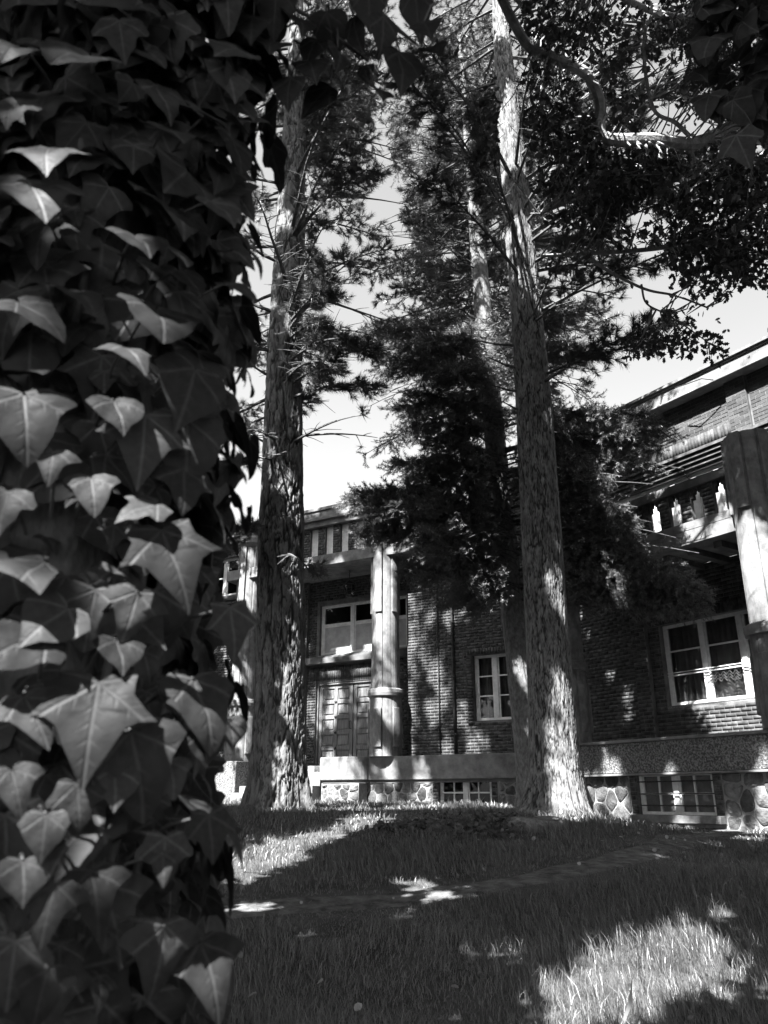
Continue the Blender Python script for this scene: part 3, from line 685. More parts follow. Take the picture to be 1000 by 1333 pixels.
# lantern under the porch ceiling
ls, lz = F1.hit(455, 765, .5); lan = empty('lantern', F1.pt(ls, .5, lz - .3), 'dark iron lantern hanging in the shade above the entrance door', 'lantern')
mb = MB(); mb.tube([F1.pt(ls, .5, lz + .2), F1.pt(ls, .5, 6.2)], .012, 6); mb.build('chain', M['iron'], lan)
cx, cy, _ = F1.pt(ls, .5, 0)
def ring(r, z, n=6): return [(cx + r * math.cos(2 * math.pi * k / n), cy + r * math.sin(2 * math.pi * k / n), z) for k in range(n)]
mb = MB(); mb.prism(ring(.20, lz + .08), ring(.03, lz + .22)); mb.build('lid', M['iron'], lan)
mb = MB(); mb.prism(ring(.10, lz - .28), ring(.12, lz - .22))
for k in range(6):
    a = 2 * math.pi * k / 6; mb.tube([(cx + .11 * math.cos(a), cy + .11 * math.sin(a), lz - .22), (cx + .16 * math.cos(a), cy + .16 * math.sin(a), lz + .08)], .012, 5)
mb.build('cage', M['iron'], lan)
mb = MB(); mb.prism(ring(.09, lz - .22), ring(.14, lz + .078)); mb.build('pane', M['glass'], lan)

# ------------------------------------------------------------------ trees
AX = np.array([-.44, 1.02]); RAD = .185         # the ivy clad trunk close by
def cyl_hit(px, py, R):
    """distance along the sight line to the ivy skin of radius R (or its silhouette)"""
    d = ray(px, py); a = d[0] ** 2 + d[1] ** 2; b = -(d[0] * AX[0] + d[1] * AX[1]); c = AX @ AX - R * R; q = b * b - a * c
    return (-b - math.sqrt(q)) / a if q > 0 else -b / a
LIT = []                                       # (world point, radius): spots the crowns leave open to the sun
def lit_at(p, r): LIT.append((np.array(p, float), r))
GAPS = []                                      # openings in the crowns through which the sky shows (picture ellipses, all crowns keep clear of them)
def keep_mask(P, edge_seed=0, gaps=True, tmin=0.0, margin=0.0):
    """True where a shoot may grow"""
    P = np.asarray(P); ok = np.ones(len(P), bool)
    nz = .35 * fbm(P * 2.2, 21 + edge_seed, 2)
    for c, r in LIT:
        d = P - c; a = d @ TO_SUN; perp = np.linalg.norm(d - a[:, None] * TO_SUN, axis=1)
        ok &= ~((a > .3) & (perp < r * (1 + nz * .8) + margin))
    if gaps:
        q = proj(P)
        for (cx, cy, rx, ry) in GAPS:
            ok &= ~((((q[:, 0] - cx) / rx) ** 2 + ((q[:, 1] - cy) / ry) ** 2 < (1 + nz) ** 2) & (q[:, 2] > .5))
        ok &= stem_clear(P)
        ok &= ~((q[:, 2] < tmin) & (q[:, 2] > 0) & (np.abs(q[:, 0] - 500) < 560) & (q[:, 1] > -60) & (q[:, 1] < 1400))
    return ok
def in_gap(p):
    t = p[1] * CP + p[2] * SP
    if t < .5: return False
    x, y = 500 + FPX * p[0] / t, 666.5 - FPX * (p[2] * CP - p[1] * SP) / t
    return any(((x - g[0]) / g[2]) ** 2 + ((y - g[1]) / g[3]) ** 2 < 1 for g in GAPS)
def in_shaft(p, extra=0.0, amin=.3):
    C_ = np.array([c for c, r in LIT]); R_ = np.array([r for c, r in LIT]); d = np.asarray(p) - C_; a = d @ TO_SUN
    return bool(np.any((a > amin) & (np.linalg.norm(d - a[:, None] * TO_SUN, axis=1) < R_ + extra)))
LIMB = []
def stem_clear(P):
    """False where a shoot would hang right in front of a stem or the crooked limb"""
    q = proj(P); ok = np.ones(len(P), bool); x, y, t = q.T; nz = 5 * vnoise(np.asarray(P) * 3, 71)
    ok &= ~((np.abs(x - np.interp(y, [0, 230, 400, 900], [656, 675, 688, 715])) < 20 + nz) & (t < 12.2) & (y < 900) & ((y > 40) | (nz > 0)))
    ok &= ~((np.abs(x - np.interp(y, [100, 250, 400, 600, 1000], [594, 609, 630, 654, 691])) < 12 + nz) & (t < 15.1) & (y > 90) & (y < 1040) & (nz > np.where((y > 475) & (y < 550), 1.0, -4.0)))
    for (ax, ay, bx, by, w) in LIMB:
        dx, dy = bx - ax, by - ay; k = np.clip(((x - ax) * dx + (y - ay) * dy) / (dx * dx + dy * dy), 0, 1)
        ok &= ~((np.hypot(x - ax - k * dx, y - ay - k * dy) < w + nz * .5) & (t < 9.2))
    return ok
_L = [(906, 186), (850, 182), (785, 178), (781, 135), (764, 97), (720, 75), (690, 62), (668, 28), (645, -20)]
LIMB += [(*_L[i], *_L[i + 1], 12) for i in range(8)]
_L = [(785, 205), (775, 235), (745, 258), (702, 278)]; LIMB += [(*_L[i], *_L[i + 1], 6) for i in range(3)]
_L = [(902, 305), (880, 318), (840, 325), (770, 330), (704, 333)]; LIMB += [(*_L[i], *_L[i + 1], 6) for i in range(4)]
_L = [(1000, 137), (960, 160), (906, 186)]; LIMB += [(*_L[i], *_L[i + 1], 7) for i in range(2)]
def unit(v): return v / np.maximum(np.linalg.norm(v, axis=-1, keepdims=True), 1e-9)
def needles(P, D, length, width, per, spread, along=0.0, jitter=.15, flat=0.0):
    """per needles round every shoot P (direction D); along: the shoot's length the needles are spread over"""
    n = len(P); N = n * per
    P_ = np.repeat(P, per, 0); D_ = np.repeat(unit(D), per, 0)
    k = RNG.random(N) * np.repeat(np.broadcast_to(along, n), per)
    base = P_ + D_ * (k - 0)[:, None] + RNG.normal(0, jitter * .03, (N, 3))
    r = RNG.normal(size=(N, 3)); r -= D_ * (r * D_).sum(1)[:, None]
    if flat: r[:, 2] *= (1 - flat)
    r = unit(r); a = RNG.uniform(*spread, N)[:, None]
    nd = unit(D_ * np.cos(a) + r * np.sin(a)); L = length * RNG.uniform(.7, 1.15, N)[:, None]
    side = unit(np.cross(nd, RNG.normal(size=(N, 3)))) * width / 2
    V = np.empty((N, 3, 3)); V[:, 0] = base - side; V[:, 1] = base + side; V[:, 2] = base + nd * L
    sh = np.repeat(np.repeat(RNG.random(n) * .8, per) + RNG.random(N) * .2, 3)
    return V.reshape(-1, 3), sh
def scatter(tv, tf, P, X, Y, Z, S):
    """copies of a small template (leaf) at P with axes X,Y,Z and size S, all in one array"""
    n = len(P); k = len(tv)
    V = P[:, None, :] + S[:, None, None] * (tv[None, :, 0:1] * X[:, None, :] + tv[None, :, 1:2] * Y[:, None, :] + tv[None, :, 2:3] * Z[:, None, :])
    T = (np.arange(n) * k)[:, None, None] + tf[None]
    return V.reshape(-1, 3), T.reshape(-1, tf.shape[1])
def bark_trunk(name, pts, radii, m, parent, cell=(.085, .26), depth=.03, rings=None, around=150, flare=.5, flare_h=.38, seed=0, lobes=5):
    """trunk skin with plates and fissures cut into it"""
    pts = np.array(pts, float); zt = np.linspace(0, 1, len(pts)); nr = rings or int(abs(pts[-1, 2] - pts[0, 2]) / .035)
    # finer rings low down, where the picture looks closely
    k = np.linspace(0, 1, nr) ** 1.15
    C = np.stack([np.interp(k, zt, pts[:, i]) for i in range(3)], 1); R = np.interp(k, zt, radii)
    a = np.linspace(0, 2 * math.pi, around, endpoint=False); A, K = np.meshgrid(a, np.arange(nr))
    z = C[K, 2]; r0 = R[K]; h = z - pts[0, 2] - .35
    fl = flare * np.exp(-np.maximum(h, 0) / flare_h) * (1 + .55 * np.cos(A * lobes + seed + .8 * np.sin(A * 2)))
    big = .05 * fbm(np.stack([np.cos(A) * 1.5, np.sin(A) * 1.5, z * .5 + seed], -1), seed, 2)
    r = r0 * (1 + fl * .6 + big)
    # plates: zero lines of noise drawn out along the stem are the fissures, a finer net splits the plates
    q = np.stack([np.cos(A) * r0, np.sin(A) * r0, z * cell[0] / cell[1] * 1.15], -1) * (.62 / cell[0])
    q = q + .22 * np.stack([fbm(q * 2.6, seed + 3, 2), fbm(q * 2.6, seed + 4, 2), fbm(q * 2.2, seed + 6, 2)], -1)
    n1 = fbm(q, seed + 1, 2); n2 = fbm(q * 2.1 + 7, seed + 2, 2); n3 = fbm(q * [1.2, 1.2, 4.5] + 3, seed + 7, 2)
    idc = np.clip(.5 + .5 * fbm(q * .9 + 11, seed + 8, 2), 0, 1)
    e = np.clip(np.minimum(np.minimum(np.abs(n1) / .20, .25 + np.abs(n2) / .22), .35 + np.abs(n3) / .16), 0, 1); e = e * e * (3 - 2 * e)
    fine = fbm(np.stack([np.cos(A) * 14 * r0, np.sin(A) * 14 * r0, z * 5], -1) * 1.0, seed + 5, 3)
    r = r - depth * (1 - e) + depth * .5 * (idc - .5) * e + depth * .22 * fine
    V = np.stack([C[K, 0] + r * np.cos(A), C[K, 1] + r * np.sin(A), z], -1).reshape(-1, 3)
    i = np.arange(nr * around).reshape(nr, around); j = np.roll(i, -1, 1)
    Q = np.stack([i[:-1], j[:-1], j[1:], i[1:]], -1).reshape(-1, 4)
    o = mesh_np(name, V, Q, m, parent, attr=(e * (.6 + .4 * idc)).ravel())
    return o
def bark_mat(name, crack, lo, hi):
    """plates pale, fissures dark (attribute rnd = plate height)"""
    m = stone_mat(name, .55, 1.0, 10, .95, .8, stretch=(1.5, 1.5, .6), bscale=50, bdist=.012); n = m.node_tree.nodes; l = m.node_tree.links
    p = n['Principled BSDF']; src = p.inputs['Base Color'].links[0].from_socket
    at = n.new('ShaderNodeAttribute'); at.attribute_name = 'rnd'; cr = n.new('ShaderNodeValToRGB')
    cr.color_ramp.elements[0].position = .1; cr.color_ramp.elements[0].color = g3(crack); cr.color_ramp.elements[1].position = 1.0; cr.color_ramp.elements[1].color = g3(hi)
    e = cr.color_ramp.elements.new(.5); e.color = g3(lo); l.new(at.outputs['Fac'], cr.inputs[0])
    mx = n.new('ShaderNodeMix'); mx.data_type = 'RGBA'; mx.blend_type = 'MULTIPLY'; mx.inputs[0].default_value = 1
    l.new(src, mx.inputs[6]); l.new(cr.outputs[0], mx.inputs[7]); l.new(mx.outputs[2], p.inputs['Base Color']); return m
M['plate_bark'] = bark_mat('plate_bark', .035, .11, .22)
M['scale_bark'] = bark_mat('scale_bark', .025, .11, .25)

class Crown:
    """collects wood and shoots of one tree"""
    def __init__(s): s.wood = MB(); s.P = []; s.D = []; s.bare = MB()
    def limb(s, pts, r0, r1, n=6, seg=10):
        pts = [np.array(p, float) for p in pts]; out = []
        # Catmull-Rom through the points
        Q = [2 * pts[0] - pts[1]] + pts + [2 * pts[-1] - pts[-2]]
        for i in range(1, len(Q) - 2):
            for k in range(seg if len(pts) < 4 else 6):
                t = k / (seg if len(pts) < 4 else 6); a, b, c, d = Q[i - 1:i + 3]
                out.append(.5 * (2 * b + (c - a) * t + (2 * a - 5 * b + 4 * c - d) * t * t + (3 * b - a - 3 * c + d) * t ** 3))
        out.append(pts[-1]); m = len(out)
        s.wood.tube(out, [r0 + (r1 - r0) * k / (m - 1) for k in range(m)], n); return np.array(out)
    def branch(s, a, b, r0, sag=.1, twigs=14, tw_len=.5, start=.3, shoots=4, droop=.15, fan=(.5, 1.1), bare=0.0, wig=.06):
        """a branch from a to b with side twigs that carry shoots"""
        a = np.array(a, float); b = np.array(b, float)
        for _ in range(3):                                               # boughs stop short of the openings
            if in_gap(b): b = a + (b - a) * .8 + RNG.normal(0, .12, 3)
        if in_gap(b) and in_gap((a + b) / 2): return
        L = np.linalg.norm(b - a); d = (b - a) / L
        n = 9; t = np.linspace(0, 1, n)[:, None]
        pts = a + (b - a) * t + np.array([0, 0, 1.]) * (sag * L * 4 * t * (1 - t)) + wig * L * .35 * np.sin(t * 3.1) * vnoise(np.concatenate([t * 3 + a[2] * 7, t * 0 + a[0] * 5, t * 0 + b[0] * 3], 1), 4)[:, None] * unit(np.cross(d, [0, 0, 1.]))
        if np.mean([in_shaft(q_) for q_ in pts[2:]]) > .4 and r0 < .05: return
        s.wood.tube(pts, [max(r0 * (1 - .85 * q), .006) for q in np.linspace(0, 1, n)], 5, cap=False)
        for k in range(twigs):
            q = start + (1 - start) * (k + RNG.random()) / twigs; i = min(int(q * (n - 1)), n - 2); f = q * (n - 1) - i
            p = pts[i] * (1 - f) + pts[i + 1] * f; td = unit(pts[i + 1] - pts[i]); sd = unit(np.cross(td, [0, 0, 1.])) * (1 if k % 2 else -1)
            an = RNG.uniform(*fan); v = td * math.cos(an) + sd * math.sin(an) + RNG.normal(0, .22, 3) - np.array([0, 0, droop]); v = unit(v)
            l = tw_len * (1.15 - .75 * q) * RNG.uniform(.6, 1.3); e = p + v * l - np.array([0, 0, droop * l * .4])
            if in_gap((p + e) / 2) and RNG.random() < .75: continue
            if in_shaft((p + e) / 2, .06): continue
            s.wood.tube([p, (p + e) / 2 + np.array([0, 0, .04 * l]), e], [.010, .007, .004], 3, cap=False)
            if RNG.random() < bare: continue
            for j in range(shoots):
                w = (j + 1) / shoots; base = p + (e - p) * w
                s.P.append(base); s.D.append(unit(v + RNG.normal(0, .45, 3) + np.array([0, 0, .15])))
        s.P.append(pts[-1]); s.D.append(d)
    def shoots(s): return np.array(s.P), unit(np.array(s.D))

# openings where the pale sky shows, as in the photograph
GAPS += [(425, 582, 42, 68), (460, 474, 13, 18), (455, 408, 42, 20), (505, 265, 22, 26), (424, 322, 11, 24), (444, 356, 11, 14), (845, 488, 34, 22), (832, 94, 22, 18), (883, 88, 10, 10), (849, 149, 9, 18), (830, 287, 15, 16), (841, 331, 14, 13), (828, 388, 14, 24),
         (975, 402, 42, 38), (310, 640, 20, 20), (735, 500, 14, 14), (900, 482, 44, 20), (520, 310, 18, 13), (557, 162, 13, 13), (640, 640, 9, 40), (860, 360, 12, 12), (610, 180, 10, 16), (545, 200, 12, 12), (500, 190, 10, 24), (585, 330, 10, 14), (640, 300, 8, 16), (700, 480, 8, 16)]
def ground_pt(px, py): return ground_hit(px, py)
for (px, py, r) in ((855, 1265, .44), (905, 1225, .22), (790, 1300, .30)): lit_at(ground_pt(px, py), r)
lit_at(ground_pt(812, 1310) + np.array([0, 0, .1]), .16)
for (px, py, r) in ((380, 1102, .34), (340, 1122, .34), (420, 1088, .28), (300, 1137, .3), (460, 1078, .22), (360, 1048, .35), (430, 1050, .3), (320, 1040, .5), (560, 1053, .5), (650, 1050, .4), (545, 1152, .10), (575, 1167, .08), (330, 1182, .12), (980, 1092, .25), (940, 1190, .10), (480, 1066, .3), (930, 1100, .12)): lit_at(ground_pt(px, py), r)

def lit_px(F, dep, spots):
    for (px, py, r) in spots: a, z = F.hit(px, py, dep); lit_at(F.pt(a, dep, z), r * (.72 if F is F1 else .85))
lit_px(F1, -.3, [(500, 795, .35), (497, 830, .25), (512, 870, .18), (505, 925, .28), (430, 1000, .16), (505, 995, .25), (545, 1000, .28), (320, 770, .4), (310, 960, .3), (545, 1035, .25)])
lit_px(F1, 1.0, [(432, 895, .30), (425, 918, .2), (440, 835, .35), (478, 830, .3), (395, 820, .3), (470, 862, .3), (430, 865, .25), (425, 975, .22), (455, 985, .2), (390, 900, .2)])
lit_px(F1, .4, [(565, 875, .25), (576, 905, .22), (562, 925, .25), (600, 925, .2), (560, 797, .12), (585, 800, .22), (605, 790, .2), (618, 965, .28), (645, 960, .2), (580, 970, .2), (655, 1000, .25)])
lit_px(F2, -.4, [(985, 720, .45), (990, 770, .40), (970, 700, .25), (930, 668, .30), (900, 690, .2), (890, 640, .25), (865, 735, .2), (785, 988, .22), (862, 985, .12), (985, 975, .2), (985, 1050, .3), (880, 1065, .3), (940, 1050, .2), (800, 1035, .2)])
lit_px(F2, 1.15, [(915, 895, .28), (965, 890, .3), (955, 930, .3), (975, 950, .25), (790, 868, .12), (812, 900, .14), (815, 925, .15), (850, 860, .14), (873, 900, .15), (965, 462, .5), (905, 500, .4), (992, 530, .45), (950, 548, .25), (897, 580, .3), (920, 570, .25), (925, 605, .3)])
for t_, y_, spots in ((None, 12.3, [(365, 455, .3), (362, 830, .42), (350, 940, .38), (375, 570, .22), (352, 765, .25), (378, 690, .2), (362, 320, .25), (345, 1020, .2), (385, 230, .2)]), (None, 10.9, [(695, 650, .26), (705, 880, .40), (715, 965, .35), (722, 1030, .3), (684, 265, .35), (664, 190, .3), (655, 50, .4), (690, 780, .2), (690, 330, .2), (683, 420, .15)]),
                      (None, 14.0, [(663, 800, .22), (660, 765, .2), (668, 850, .25), (622, 330, .4), (630, 400, .4), (612, 270, .3), (683, 990, .2), (560, 450, .5), (530, 430, .4), (600, 440, .4), (890, 765, .3), (900, 785, .25), (750, 460, .3)])):
    for (px, py, r) in spots: q = ray(px, py); lit_at(q * (y_ / q[1]), r)

for (px, py, r) in ((45, 265, .05), (62, 205, .035), (40, 540, .05), (150, 530, .035), (228, 405, .03), (215, 175, .03), (280, 160, .02), (240, 715, .055), (125, 910, .06), (262, 900, .05), (80, 800, .04), (150, 835, .03), (25, 845, .045), (148, 1155, .045), (75, 1190, .035), (214, 1125, .02),
                    (136, 1232, .018), (268, 1270, .04), (225, 1012, .025), (110, 85, .04), (40, 70, .03), (235, 350, .025), (298, 372, .02), (160, 315, .025), (150, 1050, .03), (20, 390, .04), (70, 725, .04), (10, 640, .03), (120, 625, .025), (20, 1010, .03), (65, 1280, .03), (165, 455, .03), (20, 1240, .025), (205, 960, .02), (75, 615, .02)):
    lit_at(W(px, py, cyl_hit(px, py, .27)), r * (1.9 if py > 760 else 1.25))

for (px, py, r) in ((352, 560, .30), (348, 640, .26), (352, 720, .26), (362, 420, .32), (345, 880, .3), (370, 620, .18), (372, 500, .2), (365, 790, .2)): q = ray(px, py); lit_at(q * (12.2 / q[1]), r)
for (px, py, r) in ((655, 625, .10), (676, 870, .13), (636, 450, .18)): q = ray(px, py); lit_at(q * (14.9 / q[1]), r)
for (px, py, r) in ((735, 80, .12), (715, 72, .10), (800, 178, .10), (770, 110, .08), (850, 182, .08), (720, 332, .08), (783, 150, .10), (690, 58, .12), (750, 88, .12), (820, 180, .1), (880, 186, .1), (700, 64, .1)): lit_at(W(px, py, 8.75), r)
for (px, py, r) in ((560, 430, .7), (520, 450, .5), (600, 450, .5), (750, 460, .45), (780, 410, .4), (870, 440, .35), (890, 770, .4), (905, 785, .35), (880, 755, .3), (350, 280, .5), (660, 30, .4), (590, 300, .4), (830, 560, .3), (520, 600, .3)): q = ray(px, py); lit_at(q * ((13.8 if px > 500 else 12.) / q[1]), r)

def trunk_tree(name, label, base_px, t, rads, top, lean, m, seed, group, cell, depth, flare, around=150, cat='tree', lobes=5):
    b = W(*base_px, t); gz = float(ground_z(b[0], b[1])); root = empty(name, (b[0], b[1], gz), label, cat, group)
    zs = np.linspace(gz - .35, top, len(rads)); k = (zs - zs[0]) / (zs[-1] - zs[0])
    pts = np.column_stack([b[0] + lean[0] * k + .05 * np.sin(k * 7 + seed), b[1] + lean[1] * k + .05 * np.cos(k * 6 + seed), zs])
    bark_trunk('trunk', pts, rads, m, root, cell, depth, around=around, flare=flare, seed=seed, lobes=lobes)
    return root, pts
def on_trunk(pts, z): return np.array([np.interp(z, pts[:, 2], pts[:, i]) for i in range(3)])

# T1: thick plated pine on the left
r1, t1 = trunk_tree('pine_tree', 'thick pine with deeply furrowed plated bark standing left of the entrance door', (361, 1050), 12.6, [.44, .43, .40, .36, .33, .30, .26, .20, .12], 18.5, (-.40, 0), M['plate_bark'], 2, 'tall conifers in front of the building', (.085, .42), .038, .55, 230)
c1 = Crown()
for i in range(150):
    z = RNG.uniform(6.2, 18); az = RNG.uniform(0, 2 * math.pi); L = RNG.uniform(1.3, 3.0) * (1 if z < 14 else .75)
    a = on_trunk(t1, z); v = np.array([math.cos(az), math.sin(az), RNG.uniform(-.15, .35)])
    if v[1] < -.75 or (v[0] * -.6 + v[1] * -.8 > .45): continue
    c1.branch(a, a + v * L, .020 + .008 * L, .05, 17, .6, .22, 4, .05)
for (px, py, dt) in ((485, 500, .6), (475, 540, .5), (450, 440, .2), (490, 450, .6), (440, 240, 0), (470, 330, .4), (420, 700, -.4), (405, 660, .3), (435, 690, .2), (400, 740, -.3), (300, 690, .6), (312, 560, .3), (305, 500, -.3), (420, 455, .2),
                     (330, 250, .3), (325, 330, 0), (318, 420, .4), (450, 180, .3), (465, 410, .5), (500, 200, .3), (430, 120, .2), (480, 60, .4), (410, 330, .5), (425, 290, -.2), (430, 500, .3), (415, 470, .4), (300, 600, .5), (440, 350, .2), (400, 640, .1)):
    e = W(px, py, 12.6 + dt); z0 = e[2] + RNG.uniform(.1, .9); a = on_trunk(t1, z0); L = np.linalg.norm(e - a)
    c1.branch(a, e, .018 + .008 * L, .06, int(12 + 9 * L), .62, .22, 5, .12)
# dead stubs and bare branches
for z, az, L in ((9.0, 2.8, 1.0), (8.2, 3.3, 1.1), (7.6, 3.0, .6), (10.2, 3.5, .9), (6.2, 3.2, .5)):
    a = on_trunk(t1, z); v = np.array([math.cos(az), -abs(math.sin(az)) * .5 - .2, RNG.uniform(-.1, .25)]); c1.wood.tube([a, a + v * L * .6, a + v * L + [0, 0, .1]], [.05, .03, .012], 5)
c1.wood.build('branches', M['twig'], r1)
P, D = c1.shoots(); k = keep_mask(P, 0, margin=.09); P, D = P[k], D[k]
q = proj(P); f = (np.abs(q[:, 0] - np.interp(q[:, 1], [150, 400, 700], [382, 370, 365])) < 32) & (P[:, 1] < t1[0, 1]) & (q[:, 1] > 170) & (q[:, 1] < 900); P, D = P[~f], D[~f]
V, sh = needles(P, D, .145, .0095, 36, (.15, 1.25), .10)
tag(mesh_np('needles', V, np.arange(len(V)).reshape(-1, 3), M['needle'], r1, attr=sh), kind='stuff'); print('T1 shoots', len(P))

# T2: slender pine right of the middle, finely scaled bark
r2, t2 = trunk_tree('pine_tree', 'tall straight pine right of centre beside the cut stump with dappled scaly bark', (731, 1058), 11.2, [.40, .335, .315, .295, .275, .25, .215, .16, .08], 17.5, (-.06, 0), M['scale_bark'], 5, 'tall conifers in front of the building', (.034, .17), .019, .75, 280, lobes=4)
c2 = Crown()
for i in range(135):
    z = RNG.uniform(8.2, 17.3); az = RNG.uniform(0, 2 * math.pi); L = RNG.uniform(1.2, 2.8)
    a = on_trunk(t2, z); v = np.array([math.cos(az), math.sin(az), RNG.uniform(-.1, .35)])
    if v[1] < -.5 or (v[0] * -.6 + v[1] * -.8 > .15): continue
    c2.branch(a, a + v * L, .018 + .007 * L, .05, 16, .6, .22, 4, .05)
for (px, py, dt) in ((860, 240, .5), (930, 300, .8), (880, 440, .8), (900, 400, 1.2), (940, 190, 1), (830, 60, .6), (990, 210, 1.2), (800, 350, .6), (780, 130, .5), (600, 60, .4), (560, 130, .6), (620, 140, .7), (540, 40, .5), (760, 40, .5), (860, 420, .3), (700, 20, .8), (660, -20, .5), (730, 90, .9), (770, 200, .9), (820, 160, 1.0), (880, 110, 1.2), (930, 240, 1.2), (790, 280, .9), (570, 30, .7), (520, 90, .8), (640, 40, .9), (600, 190, .9), (560, 230, .9), (960, 300, 1.3), (870, 200, 1.2), (900, 30, 1.0), (960, 80, 1.2), (820, 330, .9), (750, 310, .8)):
    e = W(px, py, 11.2 + dt); a = on_trunk(t2, e[2] + RNG.uniform(-.6, .4)); L = np.linalg.norm(e - a)
    c2.branch(a, e, .016 + .006 * L, .04, int(12 + 9 * L), .6, .3, 5, .08)
for z, az, L in ((6.9, 3.5, .8), (6.5, 3.3, .7), (6.1, 3.6, .6), (8.1, -.3, .9), (7.4, 3.2, 1.0), (5.2, 3.4, .4)):
    a = on_trunk(t2, z); v = np.array([math.cos(az), math.sin(az) * .5, RNG.uniform(-.05, .2)]); c2.wood.tube([a, a + v * L * .6, a + v * L + [0, 0, .06]], [.028, .02, .008], 5)
c2.wood.build('branches', M['twig'], r2)
P, D = c2.shoots(); k = keep_mask(P, 1, margin=.09); P, D = P[k], D[k]
q = proj(P); f = (np.abs(q[:, 0] - np.interp(q[:, 1], [0, 400, 900], [655, 688, 715])) < 36) & (P[:, 1] < t2[0, 1] + .2) & (q[:, 1] < 900); P, D = P[~f], D[~f]
V, sh = needles(P, D, .135, .010, 36, (.15, 1.25), .10)
tag(mesh_np('needles', V, np.arange(len(V)).reshape(-1, 3), M['needle'], r2, attr=sh), kind='stuff'); print('T2 shoots', len(P))

# T3: leaning fir behind it, dense drooping skirts
r3, t3 = trunk_tree('fir_tree', 'leaning smooth barked fir with dense drooping dark boughs behind the straight pine', (694, 1046), 14.2, [.29, .25, .235, .225, .21, .185, .15, .11, .05], 19.0, (-.74, .2), M['fir_bark'], 8, 'tall conifers in front of the building', (.06, .10), .010, .45, 130)
c3 = Crown()
D_ZONE = [(470, 640, .4), (500, 660, -.3), (520, 700, .2), (560, 690, -.5), (600, 720, .3), (540, 620, .5), (580, 640, .0), (620, 660, .6), (600, 760, -.3), (560, 750, .3), (620, 780, .2), (490, 700, .6), (530, 740, .5), (470, 690, .8), (640, 600, .9), (610, 600, .4),
          (520, 560, .3), (560, 540, -.3), (590, 520, .2), (540, 470, .1), (560, 440, .4), (520, 430, .5), (600, 440, .5), (580, 480, -.2), (500, 480, .6), (610, 560, .5), (500, 530, .6), (600, 400, .8), (545, 400, .9), (560, 360, .8), (500, 390, .9), (575, 590, -.3), (520, 600, .0),
          (590, 330, 1.), (530, 350, .8), (640, 740, .6), (650, 690, .8), (480, 660, .1), (510, 680, .5), (550, 700, .0), (580, 720, .4), (610, 700, -.2), (540, 660, -.2), (590, 670, .4), (560, 720, -.4), (600, 740, .5), (500, 640, .3), (550, 600, .4), (600, 620, -.2), (560, 570, .3), (610, 520, .4), (540, 510, .5), (580, 450, .3), (530, 450, -.2), (610, 480, .5), (490, 430, .8), (580, 410, .6), (610, 770, .0), (590, 780, .3), (460, 650, .6), (630, 790, .2)]
E_ZONE = [(760, 400, .3), (800, 420, .6), (780, 460, .2), (740, 450, .5), (820, 380, .9), (760, 370, .5), (790, 540, .4), (830, 560, .2), (870, 580, .0), (750, 560, .6), (760, 620, .3), (810, 620, -.2), (850, 630, -.4), (800, 680, -.1), (850, 680, -.6), (760, 680, .3),
          (880, 700, -.8), (900, 740, -1.0), (840, 720, -.5), (740, 640, .6), (890, 610, -.3), (740, 720, .5), (790, 720, .2), (905, 765, -1.1), (885, 785, -1.0), (880, 765, -1.1), (895, 755, -1.2), (870, 790, -1.0), (900, 790, -1.2), (750, 500, .4), (720, 420, .8), (870, 650, -.5), (820, 600, .1), (770, 590, .4), (730, 590, .6), (840, 540, .3), (880, 560, .1), (720, 540, .7), (780, 650, .0), (910, 720, -.9), (830, 660, -.3)]
for (px, py, dt) in D_ZONE + E_ZONE:
    e = W(px, py, 14.2 + dt); a = on_trunk(t3, e[2] + RNG.uniform(.3, 1.1)); L = np.linalg.norm(e - a)
    c3.branch(a, e, .012 + .006 * L, .05, int(14 + 13 * L), .60, .2, 7, .26, fan=(.3, 1.25))
for i in range(110):                                                    # further round the trunk and higher up
    z = RNG.uniform(7.5, 18.5); az = RNG.uniform(0, 2 * math.pi); L = (19.5 - z) * .22 + RNG.uniform(.3, .9); a = on_trunk(t3, z)
    v = np.array([math.cos(az), math.sin(az), RNG.uniform(-.35, .05)])
    if v[1] < -.3: continue
    c3.branch(a, a + v * L, .014 + .006 * L, .06, 16, .55, .25, 5, .15, bare=.15)
for i in range(40):                                                     # thin bare boughs sweeping out to the left
    z = RNG.uniform(7.5, 15.5); az = RNG.uniform(2.5, 4.0); L = RNG.uniform(1.2, 3.0); a = on_trunk(t3, z)
    v = np.array([math.cos(az), math.sin(az) * .8, RNG.uniform(-.3, .15)])
    c3.branch(a, a + v * L, .016 + .004 * L, .10, 8, .5, .35, 2, .12, bare=.62)
for z, L in ((5.0, .5), (4.2, .4), (4.6, .35), (5.7, .6), (6.6, .5)):
    a = on_trunk(t3, z); c3.wood.tube([a, a + np.array([L, -.1, .08])], [.03, .012], 5)
c3.wood.build('branches', M['twig'], r3)
P, D = c3.shoots(); k = keep_mask(P, 2, margin=.13); P, D = P[k], D[k]
q = proj(P); cx = np.interp(q[:, 1], [250, 400, 600, 1000], [610, 630, 654, 691])
f = (np.abs(q[:, 0] - cx) < 15) & (P[:, 1] < t3[0, 1] + .3) & (q[:, 1] > 270) & ((q[:, 1] < 470) | (q[:, 1] > 570)) & (q[:, 1] < 1040); P, D = P[~f], D[~f]
V, sh = needles(P, D, .062, .0085, 54, (.45, 1.35), .24)
tag(mesh_np('needles', V, np.arange(len(V)).reshape(-1, 3), M['fir'], r3, attr=sh), kind='stuff'); print('T3 shoots', len(P))

